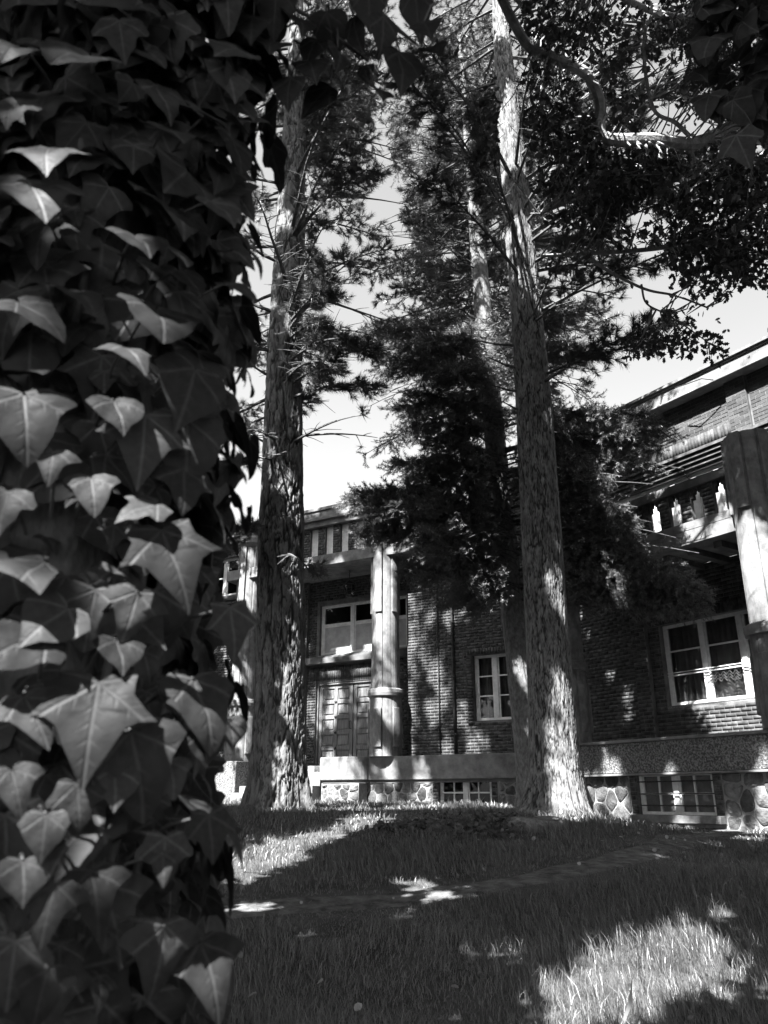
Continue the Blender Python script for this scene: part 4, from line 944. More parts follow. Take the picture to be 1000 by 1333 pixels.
# T4: another pine further back, its crown closing the view between the front trunks
r4, t4 = trunk_tree('pine_tree', 'pine further back whose crown fills the gap above the leaning fir', (702, 1046), 16.2, [.20, .18, .17, .15, .13, .10, .05], 20.5, (-1.0, .3), M['fir_bark'], 10, 'tall conifers in front of the building', (.06, .10), .010, .45, 90)
c4 = Crown()
for i in range(130):
    z = RNG.uniform(10.0, 20); az = RNG.uniform(0, 2 * math.pi); L = RNG.uniform(1.3, 3.2) * (1.15 - .03 * (z - 8)); a = on_trunk(t4, z)
    v = np.array([math.cos(az), math.sin(az) * .8, RNG.uniform(-.2, .25)]); c4.branch(a, a + v * L, .014 + .006 * L, .06, 16, .6, .25, 4, .1)
c4.wood.build('branches', M['twig'], r4); P, D = c4.shoots(); k = keep_mask(P, 4, margin=.09); P, D = P[k], D[k]
V, sh = needles(P, D, .14, .0125, 34, (.15, 1.25), .10); tag(mesh_np('needles', V, np.arange(len(V)).reshape(-1, 3), M['needle'], r4, attr=sh), kind='stuff'); print('T4 shoots', len(P))

# oak that stands outside the frame on the right; its crooked limb and leaves hang into view
def oak_template():
    out = [(0, 0)]; side = [(.05, .12), (.20, .20), (.13, .30), (.30, .45), (.17, .52), (.27, .72), (.12, .80), (.0, 1.0)]
    o = [(0, 0)] + side + [(-x, y) for x, y in side[-2::-1]]; tv = [(x, y, -.25 * abs(x) - .12 * y * y) for x, y in o] + [(0, .45, .02)]; c = len(tv) - 1; n = len(o)
    return np.array(tv, float), np.array([(c, (i + 1) % n, i) for i in range(n)])
OAK = oak_template()
oak = empty('oak_tree', (6.0, 7.6, float(ground_z(6.0, 7.6))), 'broadleaf tree reaching in from the right with a crooked pale limb across the pine trunk', 'tree')
co = Crown()
tp = [(6.0, 7.6, float(ground_z(6., 7.6)) - .3), (5.9, 7.7, 2.5), (5.6, 7.9, 5.2), (5.2, 8.0, 8), (5.4, 7.8, 11)]
bark_trunk('trunk', tp, [.36, .28, .24, .18, .08], M['scale_bark'], oak, (.06, .16), .02, around=70, rings=200, seed=12)
dp = 8.8
H1 = co.limb([(5.5, 7.9, 5.6), W(1020, 125, 9.6), W(960, 160, 9.3), W(906, 186, 9.0), W(850, 182, dp), W(785, 178, dp), W(781, 135, dp), W(764, 97, 8.7), W(720, 75, 8.6), W(690, 62, 8.6), W(668, 28, 8.5), W(645, -20, 8.5), W(620, -80, 8.4)], .085, .045, 8)
H2 = co.limb([W(895, 186, 9.0), W(903, 225, 9.0), W(898, 270, 8.9), W(902, 305, 8.9), W(880, 318, 8.8), W(840, 325, 8.8), W(770, 330, 8.8), W(704, 333, 8.7)], .045, .018, 7)
H3 = co.limb([W(785, 178, dp), W(790, 205, 8.9), W(775, 235, 8.8), W(745, 258, 8.8), W(702, 278, 8.7)], .04, .026, 7)
H4 = co.limb([W(765, 330, 8.8), W(780, 345, 8.8), W(815, 365, 8.8), W(845, 378, 8.9), W(880, 385, 9.0), W(920, 400, 9)], .022, .010, 6)
H5 = co.limb([W(835, 370, 8.9), W(842, 395, 8.9), W(870, 410, 8.9), W(900, 430, 9), W(935, 455, 9)], .014, .006, 5)
H6 = co.limb([W(906, 186, 9.0), W(880, 160, 9), W(850, 140, 9), W(838, 60, 9), W(852, 20, 9), W(900, 5, 9)], .03, .014, 6)
H7 = co.limb([(5.4, 7.8, 6.8), W(1010, 60, 9), W(930, 30, 8.8), W(850, 15, 8.6), W(760, -30, 8.6)], .05, .03, 6)
H8 = co.limb([(5.6, 7.9, 4.6), W(1030, 260, 9), W(960, 300, 9), W(920, 350, 9), W(880, 350, 9)], .05, .02, 6)
OZ = [(960, 20, 60, 50), (880, 60, 50, 40), (980, 190, 40, 40), (910, 280, 40, 40), (840, 220, 40, 40), (690, 30, 40, 50), (730, 20, 60, 40), (800, 100, 40, 30), (700, 260, 40, 30), (800, 240, 40, 40), (960, 360, 40, 30), (690, 120, 60, 70), (740, 150, 70, 60), (720, 200, 70, 50), (770, 250, 60, 40), (700, 60, 50, 40), (760, 60, 60, 40), (820, 210, 60, 40), (800, 150, 40, 30), (860, 240, 60, 40), (930, 230, 60, 50), (960, 290, 60, 60), (900, 330, 60, 40), (940, 350, 60, 40),
      (870, 300, 50, 40), (990, 250, 50, 60), (860, 465, 45, 28), (885, 430, 35, 30), (910, 455, 34, 26), (780, 310, 60, 25), (760, 280, 50, 30), (880, 20, 80, 30), (950, 60, 60, 50), (990, 340, 40, 40), (660, 190, 30, 30), (800, 20, 70, 30), (990, 130, 40, 60), (930, 110, 50, 40), (730, 340, 40, 14)]
pos = []
for (cx, cy, rx, ry) in OZ:
    n = int(rx * ry / 6)
    for _ in range(n):
        a = RNG.uniform(0, 2 * math.pi); r = math.sqrt(RNG.random()); t = RNG.normal(8.9, .45)
        pos.append(W(cx + rx * r * math.cos(a), cy + ry * r * math.sin(a), t))
pos = np.array(pos); pos = pos[fbm(pos * 2.4, 33, 2) > -.42]
wood = np.concatenate([H1, H2, H3, H4, H5, H6, H7, H8])
up = []                                                                  # the rest of the crown, above and to the right of the picture
for i in range(40):
    e = np.array([RNG.uniform(3.8, 8.5), RNG.uniform(5.0, 10.5), RNG.uniform(6, 11)]); co.wood.tube([np.array(tp[3]), (np.array(tp[3]) + e) / 2 + [0, 0, .3], e], [.06, .03, .01], 5, cap=False)
    up.append(e + RNG.normal(0, .55, (70, 3)))
pos = np.concatenate([pos] + up); pos = pos[keep_mask(pos, 3, margin=.05)]
q = proj(pos); cx = np.interp(q[:, 1], [0, 400], [660, 690]); pos = pos[~((np.abs(q[:, 0] - cx) < 24) & (q[:, 1] > 150) & (RNG.random(len(pos)) < .9))]
near = pos[(pos[:, 0] < 4.6)]
for p in near[::8]:                                                       # twigs that carry the leaves
    w = wood[np.argmin(((wood - p) ** 2).sum(1))]
    if np.linalg.norm(w - p) < .8: co.wood.tube([w, w * .45 + p * .55 + RNG.normal(0, .05, 3), p], [.010, .007, .003], 4, cap=False)
n = len(pos); Y = unit(RNG.normal(size=(n, 3)) + np.array([0, 0, -.9])); X = unit(np.cross(Y, RNG.normal(size=(n, 3)))); Z = np.cross(X, Y)
V, T = scatter(*OAK, pos, X, Y, Z, RNG.uniform(.07, .125, n))
co.wood.build('branches', M['oak_bark'], oak)
tag(mesh_np('leaves', V, T, M['broad'], oak, attr=np.repeat(RNG.random(n), len(OAK[0]))), kind='stuff'); print('oak leaves', n)

# added out-of-view crowns, placed on sun rays to dapple lawn, trunks and house
def shade_tree(base, label, blobs, name='added_shade_tree', per=95, size=(.12, .20)):
    b = np.array([base[0], base[1], float(ground_z(*base))]); root = empty(name, b, label, 'tree', 'crowns added out of view for shade')
    c = Crown(); top = np.mean([q[:3] for q in blobs], 0); tp_ = [b - [0, 0, .3], b + [.1, 0, 3], b + [0, .1, 6.5]]
    bark_trunk('trunk', tp_, [.40, .26, .12], M['scale_bark'], root, (.06, .16), .02, around=50, rings=120, seed=31)
    P = []
    for (x, y, z, r) in blobs:
        e = np.array([x, y, z]); B_ = np.array([q[:3] for q in blobs]); dd = np.linalg.norm(B_ - e, axis=1)
        st = B_[np.argmin(np.where((dd > .3) & (np.linalg.norm(B_ - top, axis=1) < np.linalg.norm(e - top)), dd, 1e9))]
        sm = proj(e + (st - e) * np.linspace(0, 1, 9)[:, None])
        if size[1] < .3 and not np.any((sm[:, 2] > 0) & (sm[:, 0] > 215) & (sm[:, 0] < 1030) & (sm[:, 1] > -20) & (sm[:, 1] < 1360)): c.wood.tube([st, (st + e) / 2 + [0, 0, .1], e], [.014, .011, .007], 4, cap=False)
        for k in range(max(2, int(7 * r * r))):
            u_ = unit(RNG.normal(size=3)) * r * RNG.random() ** .5; P.append(e + u_ * [1, 1, .55] + RNG.normal(0, .26, (per, 3)) * [1, 1, .6])
    P = np.concatenate(P); P = P[keep_mask(P, 6, margin=.09 if size[1] < .3 else size[1])]
    q = proj(P); P = P[~((q[:, 2] > 0) & (q[:, 0] > np.where(q[:, 2] > 2.5, 225, -40)) & (q[:, 0] < 1040) & (q[:, 1] > -30) & (q[:, 1] < 1380))]
    n = len(P); Z = unit(RNG.normal(size=(n, 3)) * .8 + TO_SUN); Y = unit(np.cross(Z, RNG.normal(size=(n, 3)))); X = np.cross(Y, Z)
    tv = np.array([(0, 0, 0), (.42, .45, -.05), (0, 1, -.12), (-.42, .45, -.05)]); tf = np.array([(0, 1, 2), (0, 2, 3)])
    V, T = scatter(tv, tf, P, X, Y, Z, RNG.uniform(*size, n)); c.wood.build('branches', M['twig'], root)
    tag(mesh_np('leaves', V, T, M['broad'], root, attr=np.repeat(RNG.random(n), 4)), kind='stuff'); print(name, n)
def crown_spot(p, extra=0.0):
    """first place along the ray from p to the sun that lies outside the view (above it, or hidden behind the ivy)"""
    k = 4.0
    while k < 40:
        q = p + TO_SUN * k; x, y, t = proj(q)[0]
        if q[2] > 3.2 and (t < 0 or y < -120 or (x < 160 if t > 3.5 else x < -150) or x > 1120): return q + TO_SUN * extra
        k += .4
    return None
blobs = []
def shade(P, r, thr, sc, seed):
    P = np.array(P); m = fbm(P * sc, seed, 2) > thr
    for p in P[m]:
        q = crown_spot(p, RNG.uniform(0, 2.2))
        if q is not None: blobs.append((*q, r * RNG.uniform(.8, 1.25)))
xs, ys = np.meshgrid(np.arange(-3.6, 7, .68), np.arange(2.6, 15.5, .68)); g = np.column_stack([xs.ravel(), ys.ravel(), ground_z(xs.ravel(), ys.ravel())]) + RNG.normal(0, .2, (xs.size, 3)) * [1, 1, 0]
shade(g, .62, -1.1, .6, 61)
shade([F1.pt(a + RNG.normal(0, .15), .2, b + RNG.normal(0, .15)) for a in np.arange(-9, 3.8, .62) for b in np.arange(.2, 8.2, .62)], .50, -.02, 1.1, 62)
shade([F2.pt(a + RNG.normal(0, .15), .3, b + RNG.normal(0, .15)) for a in np.arange(-4.2, 1.6, .62) for b in np.arange(.2, 8.4, .62)], .50, .35, 1.1, 63)
shade([on_trunk(t1, z) + RNG.normal(0, .25, 3) for z in np.arange(0, 10, .5)], .40, -.5, 1.3, 64)
shade([on_trunk(t3, z) + RNG.normal(0, .25, 3) for z in np.arange(0, 10, .5)], .40, -.5, 1.3, 66)
shade([on_trunk(t2, z) + RNG.normal(0, .25, 3) for z in np.arange(0, 12, .5)], .40, -.5, 1.3, 65)
iv = [np.array([RNG.uniform(-.75, -.2), RNG.uniform(.7, .95), z]) for z in np.arange(-.9, 1.5, .12) for _ in range(3)]
shade(iv, .45, -9, 1, 67)
print('blobs', len(blobs))
shade_tree((-8.5, -3.5), 'unseen shade tree, its leaf clumps set on sun rays to dapple the scene', blobs, per=150)

# crowns added behind and beside the camera to close off sky light
blobs = []
while len(blobs) < 620:
    p = np.array([RNG.uniform(-17, 15), RNG.uniform(-15, 9), RNG.uniform(4, 17)])
    if p[1] > -3 and abs(p[0]) < 9 and p[2] < 9 + .2 * p[1]: continue
    if np.linalg.norm(p) < 5 or p[2] < 4 + .15 * abs(p[1]): continue
    blobs.append((*p, RNG.uniform(1.0, 1.6)))
shade_tree((4.5, -7.5), 'unseen crowns added behind the camera to block sky light', blobs, per=10, size=(.34, .55))
blobs = [(RNG.uniform(-24, -11), RNG.uniform(5, 25), RNG.uniform(.8, 13), RNG.uniform(1.0, 1.7)) for _ in range(260)]  # unseen crowns added so the window glass reflects dark foliage
shade_tree((-14, 13), 'unseen crowns added beyond the ivy on the left to darken window reflections', blobs, per=10, size=(.34, .55))

# ------------------------------------------------------------------ stump, ground cover
sp = ground_hit(693, 1074); st = empty('tree_stump', sp, 'low flat cut tree stump on the grass in front of the straight pine', 'stump')
mb = MB(); n = 40
def sring(r, z): return [(sp[0] + r * (1 + .07 * math.sin(3 * a + 1) + .04 * math.sin(7 * a)) * math.cos(a), sp[1] + r * (1 + .07 * math.sin(3 * a + 1) + .04 * math.sin(7 * a)) * math.sin(a), sp[2] + z + (.02 * math.sin(a * 2))) for a in np.linspace(0, 2 * math.pi, n, endpoint=False)]
rr = [(.46, -.15), (.40, .02), (.355, .05), (.345, .07)]
for a, b in zip(rr[:-1], rr[1:]): mb.prism(sring(*a), sring(*b), caps=False)
mb.build('bark', M['fir_bark'], st, smooth=True)
mb = MB(); mb.prism(sring(.335, .06), sring(.33, .082)); mb.build('cut_face', M['stump'], st)
def cover_leaf():
    o = [(0, 0), (.3, .1), (.5, .45), (.38, .8), (0, 1), (-.38, .8), (-.5, .45), (-.3, .1)]
    tv = [(x, y, .15 * abs(x) - .1 * y * y) for x, y in o] + [(0, .5, 0)]; return np.array(tv), np.array([(8, (i + 1) % 8, i) for i in range(8)])
CL = cover_leaf(); P = []
for (px, py, rx, ry) in ((600, 1078, 60, 9), (560, 1084, 50, 7), (640, 1072, 34, 7), (520, 1082, 40, 6), (625, 1090, 40, 7)):
    for _ in range(330):
        a = RNG.uniform(0, 6.28); r = math.sqrt(RNG.random()); g = ground_hit(px + rx * r * math.cos(a), py + ry * r * math.sin(a)) if _ < 40 else None
        if g is not None: P += [g + np.array([RNG.normal(0, .12), RNG.normal(0, .12), RNG.uniform(.02, .13)]) for _k in range(10)]
P = np.array(P); P[:, 2] = ground_z(P[:, 0], P[:, 1]) + RNG.uniform(.01, .09, len(P)); n = len(P)
Z = unit(RNG.normal(size=(n, 3)) * .5 + [0, -.4, 1]); Y = unit(np.cross(Z, RNG.normal(size=(n, 3)))); X = np.cross(Y, Z)
V, T = scatter(*CL, P, X, Y, Z, RNG.uniform(.03, .065, n))
o = mesh_np('ground_cover', V, T, M['cover'], None, attr=np.repeat(RNG.random(n), len(CL[0]))); tag(o, kind='stuff')

# ------------------------------------------------------------------ grass
def grass_blades(n, y0, y1, hmul, wide):
    y = y0 * (y1 / y0) ** RNG.random(n); x = (RNG.random(n) * 2 - 1) * (y * .62 + .8)
    d = path_dist(x, y); cl = vnoise(np.stack([x * 2.3, y * 2.3, x * 0], 1), 41); cl2 = vnoise(np.stack([x * .7, y * .7, x * 0], 1), 43)
    k = (d > .20 + .15 * cl + .08 * RNG.random(n)) | (RNG.random(n) < .42 + .25 * cl2)
    q1 = (x - F1.O[0]) * F1.n[0] + (y - F1.O[1]) * F1.n[1]; q2 = (x - F2.O[0]) * F2.n[0] + (y - F2.O[1]) * F2.n[1]
    k &= (q1 < -.25) & (q2 < -.12)
    sx = (x - F1.O[0]) * F1.d[0] + (y - F1.O[1]) * F1.d[1]; k &= ~((q1 > -1.6) & (sx > -4.1) & (sx < -1.5))
    for t_, r in ((t1, .50), (t2, .46), (t3, .38)): k &= np.hypot(x - t_[0, 0], y - t_[0, 1]) > r * .85
    k &= np.hypot(x - sp[0], y - sp[1]) > .38
    x, y, cl, cl2, d = x[k], y[k], cl[k], cl2[k], d[k]; n = len(x); z = ground_z(x, y) - .01
    h = hmul * (.072 + .042 * cl + .035 * cl2) * RNG.uniform(.35, 1.6, n) * np.where(RNG.random(n) < .012, 1.7, 1) * np.clip(.35 + (d - .25) * 1.3, .3, 1); h = np.maximum(h, .02)
    az = RNG.uniform(0, 2 * math.pi, n) * .7 + 2.2 * cl2; bend = RNG.uniform(.15, .95, n) * h; w = wide * RNG.uniform(.6, 1.2, n) * np.clip(y / 6, .8, 2.6)
    D = np.stack([np.cos(az), np.sin(az), az * 0], 1); fa = RNG.uniform(0, 2 * math.pi, n); S = np.stack([np.cos(fa), np.sin(fa), fa * 0], 1) * (w / 2)[:, None]
    B = np.stack([x, y, z], 1); Mi = B + D * (bend * .3)[:, None] + np.array([0, 0, 1]) * (h * .62)[:, None]; Tp = B + D * bend[:, None] + np.array([0, 0, 1]) * h[:, None]
    V = np.stack([B - S, B + S, Mi - S * .75, Mi + S * .75, Tp], 1).reshape(-1, 3)
    T = (np.arange(n) * 5)[:, None, None] + np.array([(0, 1, 3), (0, 3, 2), (2, 3, 4)])
    return V, T.reshape(-1, 3), np.repeat(np.clip(.5 + .3 * cl2 + RNG.uniform(-.45, .45, n), 0, .99), 5)
a = grass_blades(150000, 3.4, 9.5, 1.0, .0045); b = grass_blades(120000, 8.5, 21, 1.0, .0055)
off = len(a[0]); V = np.concatenate([a[0], b[0]]); T = np.concatenate([a[1], b[1] + off])
tag(mesh_np('grass', V, T, M['grass'], None, attr=np.concatenate([a[2], b[2]])), kind='stuff')
# litter: fallen leaves and scraps of bark
n = 420; y = 4.0 * 4.5 ** RNG.random(n); x = (RNG.random(n) * 2 - 1) * (y * .55 + .5); far = RNG.random(n) < .5
x = np.where(far, t2[0, 0] - .6 + RNG.normal(0, 1.3, n), x); y = np.where(far, t2[0, 1] - 1.6 + RNG.normal(0, 1.2, n), y)
P = np.column_stack([x, y, ground_z(x, y) + RNG.uniform(.02, .06, n)]); Z = unit(RNG.normal(size=(n, 3)) * .5 + [0, 0, 1]); Y = unit(np.cross(Z, RNG.normal(size=(n, 3)))); X = np.cross(Y, Z)
V, T = scatter(*CL, P, X, Y, Z, RNG.uniform(.015, .05, n)); tag(mesh_np('leaf_litter', V, T, M['litter'], None, attr=np.repeat(RNG.random(n), len(CL[0]))), kind='stuff')
# pale dry stalk in the sunlit patch
g0 = ground_hit(806, 1345); mb = MB(); tip = W(823, 1272, g0[1] * CP + g0[2] * SP + .05)
mid = (g0 + tip) / 2 + np.array([.02, 0, 0]); mb.prism([g0 + [-.008, 0, 0], g0 + [.008, 0, 0], g0 + [0, .004, 0]], [mid + [-.011, 0, 0], mid + [.011, 0, 0], mid + [0, .004, 0]]); mb.prism([mid + [-.011, 0, 0], mid + [.011, 0, 0], mid + [0, .004, 0]], [tip + [-.001, 0, 0], tip + [.001, 0, 0], tip + [0, .001, 0]])
tag(mb.build('grass_stalk', M['straw']), 'single pale dry grass stalk standing in the sunlit patch of lawn', 'grass stalk')

# ------------------------------------------------------------------ ivy close to the camera on the left
def leaf_mesh(name, kind, m, var):
    """one leaf: rings from the middle to the lobed outline, bent along its midrib"""
    if kind == 'ivy':
        ctl = ([(0, 0), (.10, -.09), (.26, -.12), (.42, -.04), (.52, .06), (.63, .20), (.49, .31), (.40, .42), (.33, .56), (.24, .72), (.12, .90), (0, 1.06)],
               [(0, 0), (.10, -.10), (.24, -.15), (.40, -.13), (.44, .0), (.46, .12), (.60, .30), (.64, .42), (.44, .46), (.33, .54), (.24, .74), (.11, .93), (0, 1.10)],
               [(0, 0), (.12, -.07), (.30, -.10), (.48, .02), (.58, .16), (.50, .30), (.45, .42), (.40, .54), (.30, .68), (.20, .80), (.10, .92), (0, 1.0)])[var % 3]
        ctl = [(x * (1 + .10 * math.sin(var * 3 + i)), y * (1 + .05 * math.cos(var * 5 + i))) for i, (x, y) in enumerate(ctl)]
    else:
        k = .85 + .12 * (var % 3); ctl = [(0, 0), (.12 * k, -.03), (.27 * k, .01), (.38 * k, .13), (.42 * k, .30), (.37 * k, .50), (.26 * k, .70), (.11 * k, .92), (0, 1.14)]
    o = ctl + [(-x * (1 + .06 * math.sin(var + i)), y) for i, (x, y) in enumerate(ctl[-2:0:-1])]
    n = len(o); c = (0, .30); fold = .03 + .16 * ((var * .37) % 1); cup = .08 + .20 * ((var * .61) % 1); wave = .028 + .012 * (var % 2)
    def zz(x, y):
        r2 = x * x + (y - .3) ** 2
        return fold * abs(x) - cup * r2 + wave * math.sin(9 * x + var) * math.cos(7 * y + var) - .16 * max(y - .55, 0) ** 1.5
    tv = [(c[0], c[1], zz(*c))]; rings = (.38, .72, 1.0)
    for k in rings:
        for (x, y) in o: X, Y = c[0] + (x - c[0]) * k, c[1] + (y - c[1]) * k; tv.append((X, Y, zz(X, Y)))
    tf = [(0, 1 + i, 1 + (i + 1) % n) for i in range(n)]
    for r in range(2):
        for i in range(n):
            j = (i + 1) % n; a, b = 1 + r * n, 1 + (r + 1) * n; tf += [(a + i, b + i, b + j), (a + i, b + j, a + j)]
    return np.array(tv), np.array(tf), np.array([(x, y) for x, y, z in tv])
IVY = [leaf_mesh('leaf', 'ivy', M['ivy'], v) for v in range(9)]; HRT = [leaf_mesh('leaf', 'heart', M['heart'], v) for v in range(7)]
def leaf_data(t, m):
    V, T, U = t; me = bpy.data.meshes.new('leaf'); me.from_pydata([tuple(v) for v in V], [], [tuple(int(i) for i in f) for f in T])
    me.polygons.foreach_set('use_smooth', [True] * len(me.polygons)); l = me.uv_layers.new(name='leaf'); l.data.foreach_set('uv', U[T.ravel()].ravel().astype(np.float32)); me.materials.append(m); return me
IVY_ME = [leaf_data(t, M['ivy']) for t in IVY]; HRT_ME = [leaf_data(t, M['heart']) for t in HRT]
ivy = empty('ivy_clad_trunk', (AX[0], AX[1], float(ground_z(*AX))), 'trunk smothered in large lobed ivy leaves filling the left side close by', 'ivy')
bark_trunk('trunk', [(AX[0], AX[1], -1.5), (AX[0] - .03, AX[1], .5), (AX[0] - .10, AX[1] + .05, 2.6), (AX[0] - .3, AX[1] + .1, 6.0)], [.15, .14, .13, .10], M['fir_bark'], ivy, (.05, .15), .012, around=60, rings=200, seed=44)
def basis(o, tip_side, pitch, roll, jit=.0):
    """leaf axes for an outward direction o (unit, horizontal): blade faces out and up, tip hangs down"""
    N = o * math.cos(pitch) + np.array([0, 0, 1]) * math.sin(pitch) + RNG.normal(0, jit, 3); N /= np.linalg.norm(N)
    side = np.cross([0, 0, 1.], o); T = -np.array([0, 0, 1.]) * math.cos(roll) + side * math.sin(roll) + o * .25
    T -= N * (T @ N); T /= np.linalg.norm(T); return np.cross(T, N), T, N
stalks = MB(); n_leaf = 0
def add_leaf(p, X, Y, Z, s, me, parent=ivy, stalk_to=None):
    o = bpy.data.objects.new('leaf', me); m = Matrix((X * s, Y * s, Z * s)).transposed().to_4x4(); m.translation = p
    o.matrix_basis = m; put(o, parent)
    if stalk_to is not None:
        q = (p + stalk_to) / 2 + np.array([0, 0, .012]); stalks.tube([p, q, stalk_to], [.0016, .002, .0022], 5, cap=False)
# the leaves that read one by one: stalk end (x, y), width in picture pixels, tip swing in degrees (positive to the right), pitch upwards
KEY = [(62, 192, 95, 10, 50), (38, 235, 120, 20, 35), (118, 70, 110, -25, 60), (30, 60, 80, -10, 55), (215, 165, 85, 15, 65), (268, 150, 55, 30, 60), (30, 510, 125, 12, 30), (148, 520, 78, 14, 35), (205, 400, 120, 0, 55), (22, 390, 95, 60, 50),
       (232, 350, 75, 25, 60), (295, 368, 60, 40, 55), (210, 690, 125, 20, 35), (205, 655, 70, -60, 60), (128, 888, 140, -4, 35), (252, 882, 118, 12, 35), (90, 790, 100, -40, 45), (62, 820, 110, -55, 35), (152, 832, 72, 5, 50), (58, 728, 130, -80, 70),
       (118, 620, 70, 10, 40), (172, 950, 135, 15, 5), (222, 990, 58, 8, 30), (150, 1000, 70, 0, 40), (118, 1132, 95, 14, 30), (72, 1150, 85, -8, 30), (212, 1110, 46, 0, 45), (138, 1210, 34, -4, 40), (262, 1225, 110, 10, 45), (215, 1205, 105, 0, 5),
       (62, 1262, 78, -10, 30), (20, 1225, 95, 0, 15), (30, 1120, 75, 4, 30), (245, 545, 120, 5, 5), (255, 480, 115, -10, 5), (190, 540, 110, 0, 5), (272, 1060, 70, 8, 5), (300, 790, 75, 12, 5), (14, 1000, 75, 20, 40), (300, 935, 50, 5, 5), (215, 1090, 70, 0, 20),
       (175, 305, 85, 15, 55), (275, 260, 70, 30, 55), (20, 130, 70, 0, 40), (160, 450, 80, 20, 55), (10, 640, 75, 0, 35), (70, 585, 60, 0, 10), (240, 610, 80, 0, 5), (180, 770, 80, -10, 10), (265, 950, 60, 5, 10), (30, 905, 90, 30, 40), (100, 1020, 70, 10, 10), (60, 1060, 70, 0, 10)]
CAMDIR = np.array([0, 0, 0.])
for (px, py, w, swing, pit) in KEY:
    R = RAD + RNG.uniform(.075, .095); t = cyl_hit(px, py, R); p = ray(px, py) * t; o2 = p[:2] - AX; o = np.array([*unit(o2), 0.])
    c_ = unit(-p * [1, 1, 0]); o = unit(o * .45 + c_ * .55)
    X, Y, Z = basis(o, 0, math.radians(4 + pit * .62), math.radians(swing), .10); s = w / FPX * t / 1.2
    back = np.array([*(AX + unit(o2) * (RAD - .02)), p[2] - .02 + RNG.uniform(-.03, .03)])
    add_leaf(p, X, Y, Z, s, random.choice(IVY_ME), stalk_to=back); n_leaf += 1
HANG = [(378, 100, 48, 1.30, -4), (402, 78, 52, 1.34, 10), (430, 112, 50, 1.36, -35), (487, 112, 44, 1.32, 5), (476, 84, 30, 1.36, 0), (520, 66, 56, 1.30, 12), (500, 20, 46, 1.28, 8), (552, 28, 48, 1.26, 10), (440, 62, 46, 1.32, 0), (412, 50, 44, 1.36, -15), (350, 52, 60, 1.30, 0), (330, 20, 60, 1.26, 0), (300, 40, 60, 1.3, 10),
        (460, 20, 50, 1.34, -10), (385, 20, 54, 1.32, 6), (425, 14, 50, 1.36, 12), (540, -10, 56, 1.3, 4), (480, -16, 50, 1.32, 0), (360, -20, 60, 1.3, 0), (420, -25, 60, 1.3, -8), (300, 100, 60, 1.3, 8), (310, 150, 58, 1.32, -8), (560, 60, 36, 1.34, 20), (340, 90, 46, 1.38, -6)]
# filling leaves all round the visible side
fill = []
for i in range(1250):
    phi = RNG.uniform(-2.75, .45); z = RNG.uniform(-1.15, 2.1); R = RAD + RNG.uniform(-.03, .065)
    o = np.array([math.cos(phi), math.sin(phi), 0]); p = np.array([AX[0] + o[0] * R, AX[1] + o[1] * R, z]); fill.append((R, p, o))
for i in range(700):
    phi = RNG.uniform(-2.6, 1.0); z = RNG.uniform(-1.2, 2.1); R = RNG.uniform(.13, .20)
    o = np.array([math.cos(phi), math.sin(phi), 0]); p = np.array([AX[0] + o[0] * R, AX[1] + o[1] * R, z]); fill.append((R - .2, p, unit(o * .5 + unit(-p * [1, 1, 0]) * .7)))
fill.sort(key=lambda q: -q[0])
sv, st_, su, off = [], [], [], 0; room = 300 - n_leaf - len(HANG) - 1
for (R, p, o) in fill:
    if R > RAD - .02 and in_shaft(p, .03, .035): continue
    X, Y, Z = basis(o, 0, math.radians(RNG.uniform(0, 38)), RNG.normal(0, .5), .25); s = RNG.choice([.035, .05, .06, .07, .085]) * RNG.uniform(.85, 1.15)
    q = proj(p)[0]; seen = -60 < q[0] < 360 and -40 < q[1] < 1390
    if seen and room > 0: add_leaf(p, X, Y, Z, s, random.choice(IVY_ME)); room -= 1
    else:
        t = random.choice(IVY); sv.append(p + s * (t[0][:, :1] * X + t[0][:, 1:2] * Y + t[0][:, 2:] * Z)); st_.append(t[1] + off); su.append(t[2]); off += len(t[0])
# shoots that arch over the top and hang into the picture: old ivy leaves, heart shaped and unlobed
def hang(px, py, w, t, swing, me, pit=8):
    p = ray(px, py) * t; o = unit(-p * [1, 1, 0]); X, Y, Z = basis(o, 0, math.radians(pit), math.radians(swing), .38)
    add_leaf(p, X, Y, Z, w / FPX * t / .85, me, stalk_to=p + np.array([RNG.normal(0, .03), .02, .07])); return p
for (px, py, w, t, sw) in HANG: hang(px, py, w, t, sw, random.choice(HRT_ME))
for pts in ([(250, -60, 1.32), (340, -10, 1.34), (400, 20, 1.36), (440, 50, 1.36), (480, 80, 1.36)], [(280, -90, 1.3), (400, -40, 1.32), (480, 0, 1.33), (520, 40, 1.33), (545, 60, 1.32)], [(220, -20, 1.3), (300, 20, 1.32), (360, 60, 1.34), (380, 98, 1.32)]):
    Q = [W(*q) for q in pts]; stalks.tube([np.array([AX[0] - .1, AX[1] + .05, Q[0][2] + .1])] + Q, [.008] + [.004] * (len(Q) - 1) + [.002], 6, cap=False)
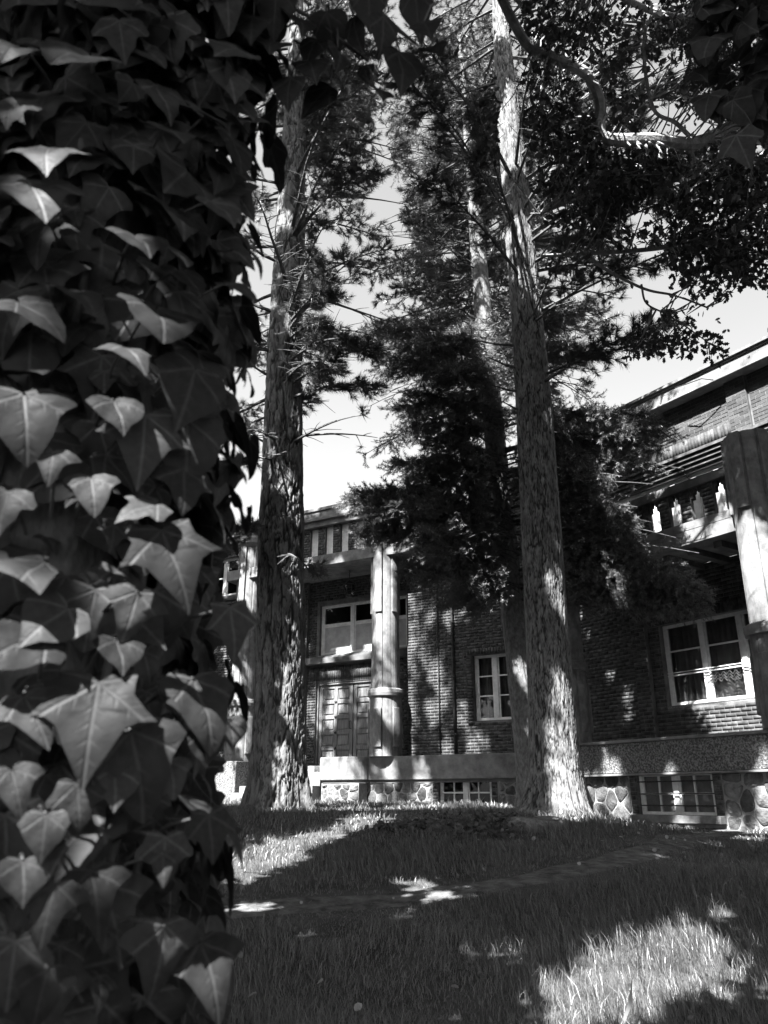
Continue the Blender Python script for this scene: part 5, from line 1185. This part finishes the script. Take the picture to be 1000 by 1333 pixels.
# leaves shading it from above (out of view): the ivy and its host grow on upwards
for i in range(230):
    z = RNG.uniform(1.5, 3.6); phi = RNG.uniform(-math.pi, math.pi); R = RNG.uniform(.15, .55) if z > 1.9 else RNG.uniform(.12, .3)
    o = np.array([math.cos(phi), math.sin(phi), 0]); p = np.array([AX[0] - .08 + o[0] * R, AX[1] + o[1] * R * .8, z])
    q = proj(p)[0]
    if q[0] > 330 and q[1] > -60: continue
    if in_shaft(p, .05, .035): continue
    X, Y, Z = basis(o, 0, math.radians(RNG.uniform(10, 60)), RNG.normal(0, .5), .2); s = RNG.uniform(.06, .10); t = random.choice(IVY)
    sv.append(p + s * (t[0][:, :1] * X + t[0][:, 1:2] * Y + t[0][:, 2:] * Z)); st_.append(t[1] + off); su.append(t[2]); off += len(t[0])
# loose leaves added out of view to throw leaf shaped shadows across the visible ivy
P = np.column_stack([RNG.uniform(-2.2, -.55, 1500), RNG.uniform(-.75, .75, 1500), RNG.uniform(.1, 3.0, 1500)]); q = proj(P)
P = P[(q[:, 0] < -90) | (q[:, 1] < -90) | (q[:, 2] < .05)]; P = P[np.linalg.norm(P, axis=1) > .6]; P = P[keep_mask(P, 9, gaps=False, margin=.05)]; P = P[fbm(P * 2.5, 77, 2) > -.35]
for p in P:
    o = unit(np.array([RNG.normal(-.3, .5), RNG.normal(-.6, .4), 0])); X, Y, Z = basis(o, 0, math.radians(RNG.uniform(20, 70)), RNG.normal(0, .5), .2); s = RNG.uniform(.06, .10); t = random.choice(IVY)
    sv.append(p + s * (t[0][:, :1] * X + t[0][:, 1:2] * Y + t[0][:, 2:] * Z)); st_.append(t[1] + off); su.append(t[2]); off += len(t[0])
print('ivy shade leaves', len(P))
for i in range(430):                                                     # leaves on the shaded far side close the outline on the right
    py = RNG.uniform(-60, 1400); px = RNG.uniform(160, np.interp(py, [0, 200, 500, 900, 1300], [318, 305, 275, 262, 275])); p = W(px, py, RNG.uniform(1.18, 1.34))
    o = unit(-p * [1, 1, 0]); X, Y, Z = basis(o, 0, math.radians(RNG.uniform(-5, 35)), RNG.normal(0, .5), .25); s = RNG.uniform(.055, .085); t = random.choice(IVY)
    sv.append(p + s * (t[0][:, :1] * X + t[0][:, 1:2] * Y + t[0][:, 2:] * Z)); st_.append(t[1] + off); su.append(t[2]); off += len(t[0])
V = np.concatenate(sv); tag(mesh_np('leaves', V, np.concatenate(st_), M['ivy'], ivy, uv=np.concatenate(su), smooth=True), kind='stuff')
for k in range(9):                                                      # climbing stems
    a = RNG.uniform(-2.6, .3); pts = []
    for z in np.linspace(-1.2, 2.6, 14): a += RNG.normal(0, .16); pts.append((AX[0] + math.cos(a) * (RAD - .03), AX[1] + math.sin(a) * (RAD - .03), z))
    stalks.tube(pts, .006, 6, cap=False)
tag(stalks.build('stems', M['twig'], ivy, smooth=True), kind='stuff')

# out-of-focus leafy twig close to the camera in the top right corner
nt = empty('leafy_twig', W(1060, 60, 2.2), 'dark blurred leafy twig close to the camera in the top right corner', 'twig')
tb = MB(); TW = []
for pts in ([(1120, -60, 2.2), (1040, -10, 2.2), (980, 20, 2.2), (925, 60, 2.2)], [(1110, 60, 2.3), (1040, 60, 2.3), (985, 85, 2.25), (945, 110, 2.2)], [(1090, -120, 2.2), (1000, -60, 2.2), (930, -20, 2.15)]):
    Q = [W(*q) for q in pts]; tb.tube(Q, [.008, .006, .004, .002][:len(Q)], 6); TW += [Q[0] + (Q[-1] - Q[0]) * k for k in np.linspace(.2, 1, 12)]
tb.build('stem', M['twig'], nt)
for p in TW:
    for _ in range(4):
        pp = p + RNG.normal(0, .05, 3); o = unit(-pp * [1, 1, 0]); X, Y, Z = basis(o, 0, math.radians(RNG.uniform(-20, 40)), RNG.normal(0, .7), .35); add_leaf(pp, X, Y, Z, RNG.uniform(.055, .10), random.choice(IVY_ME), nt)
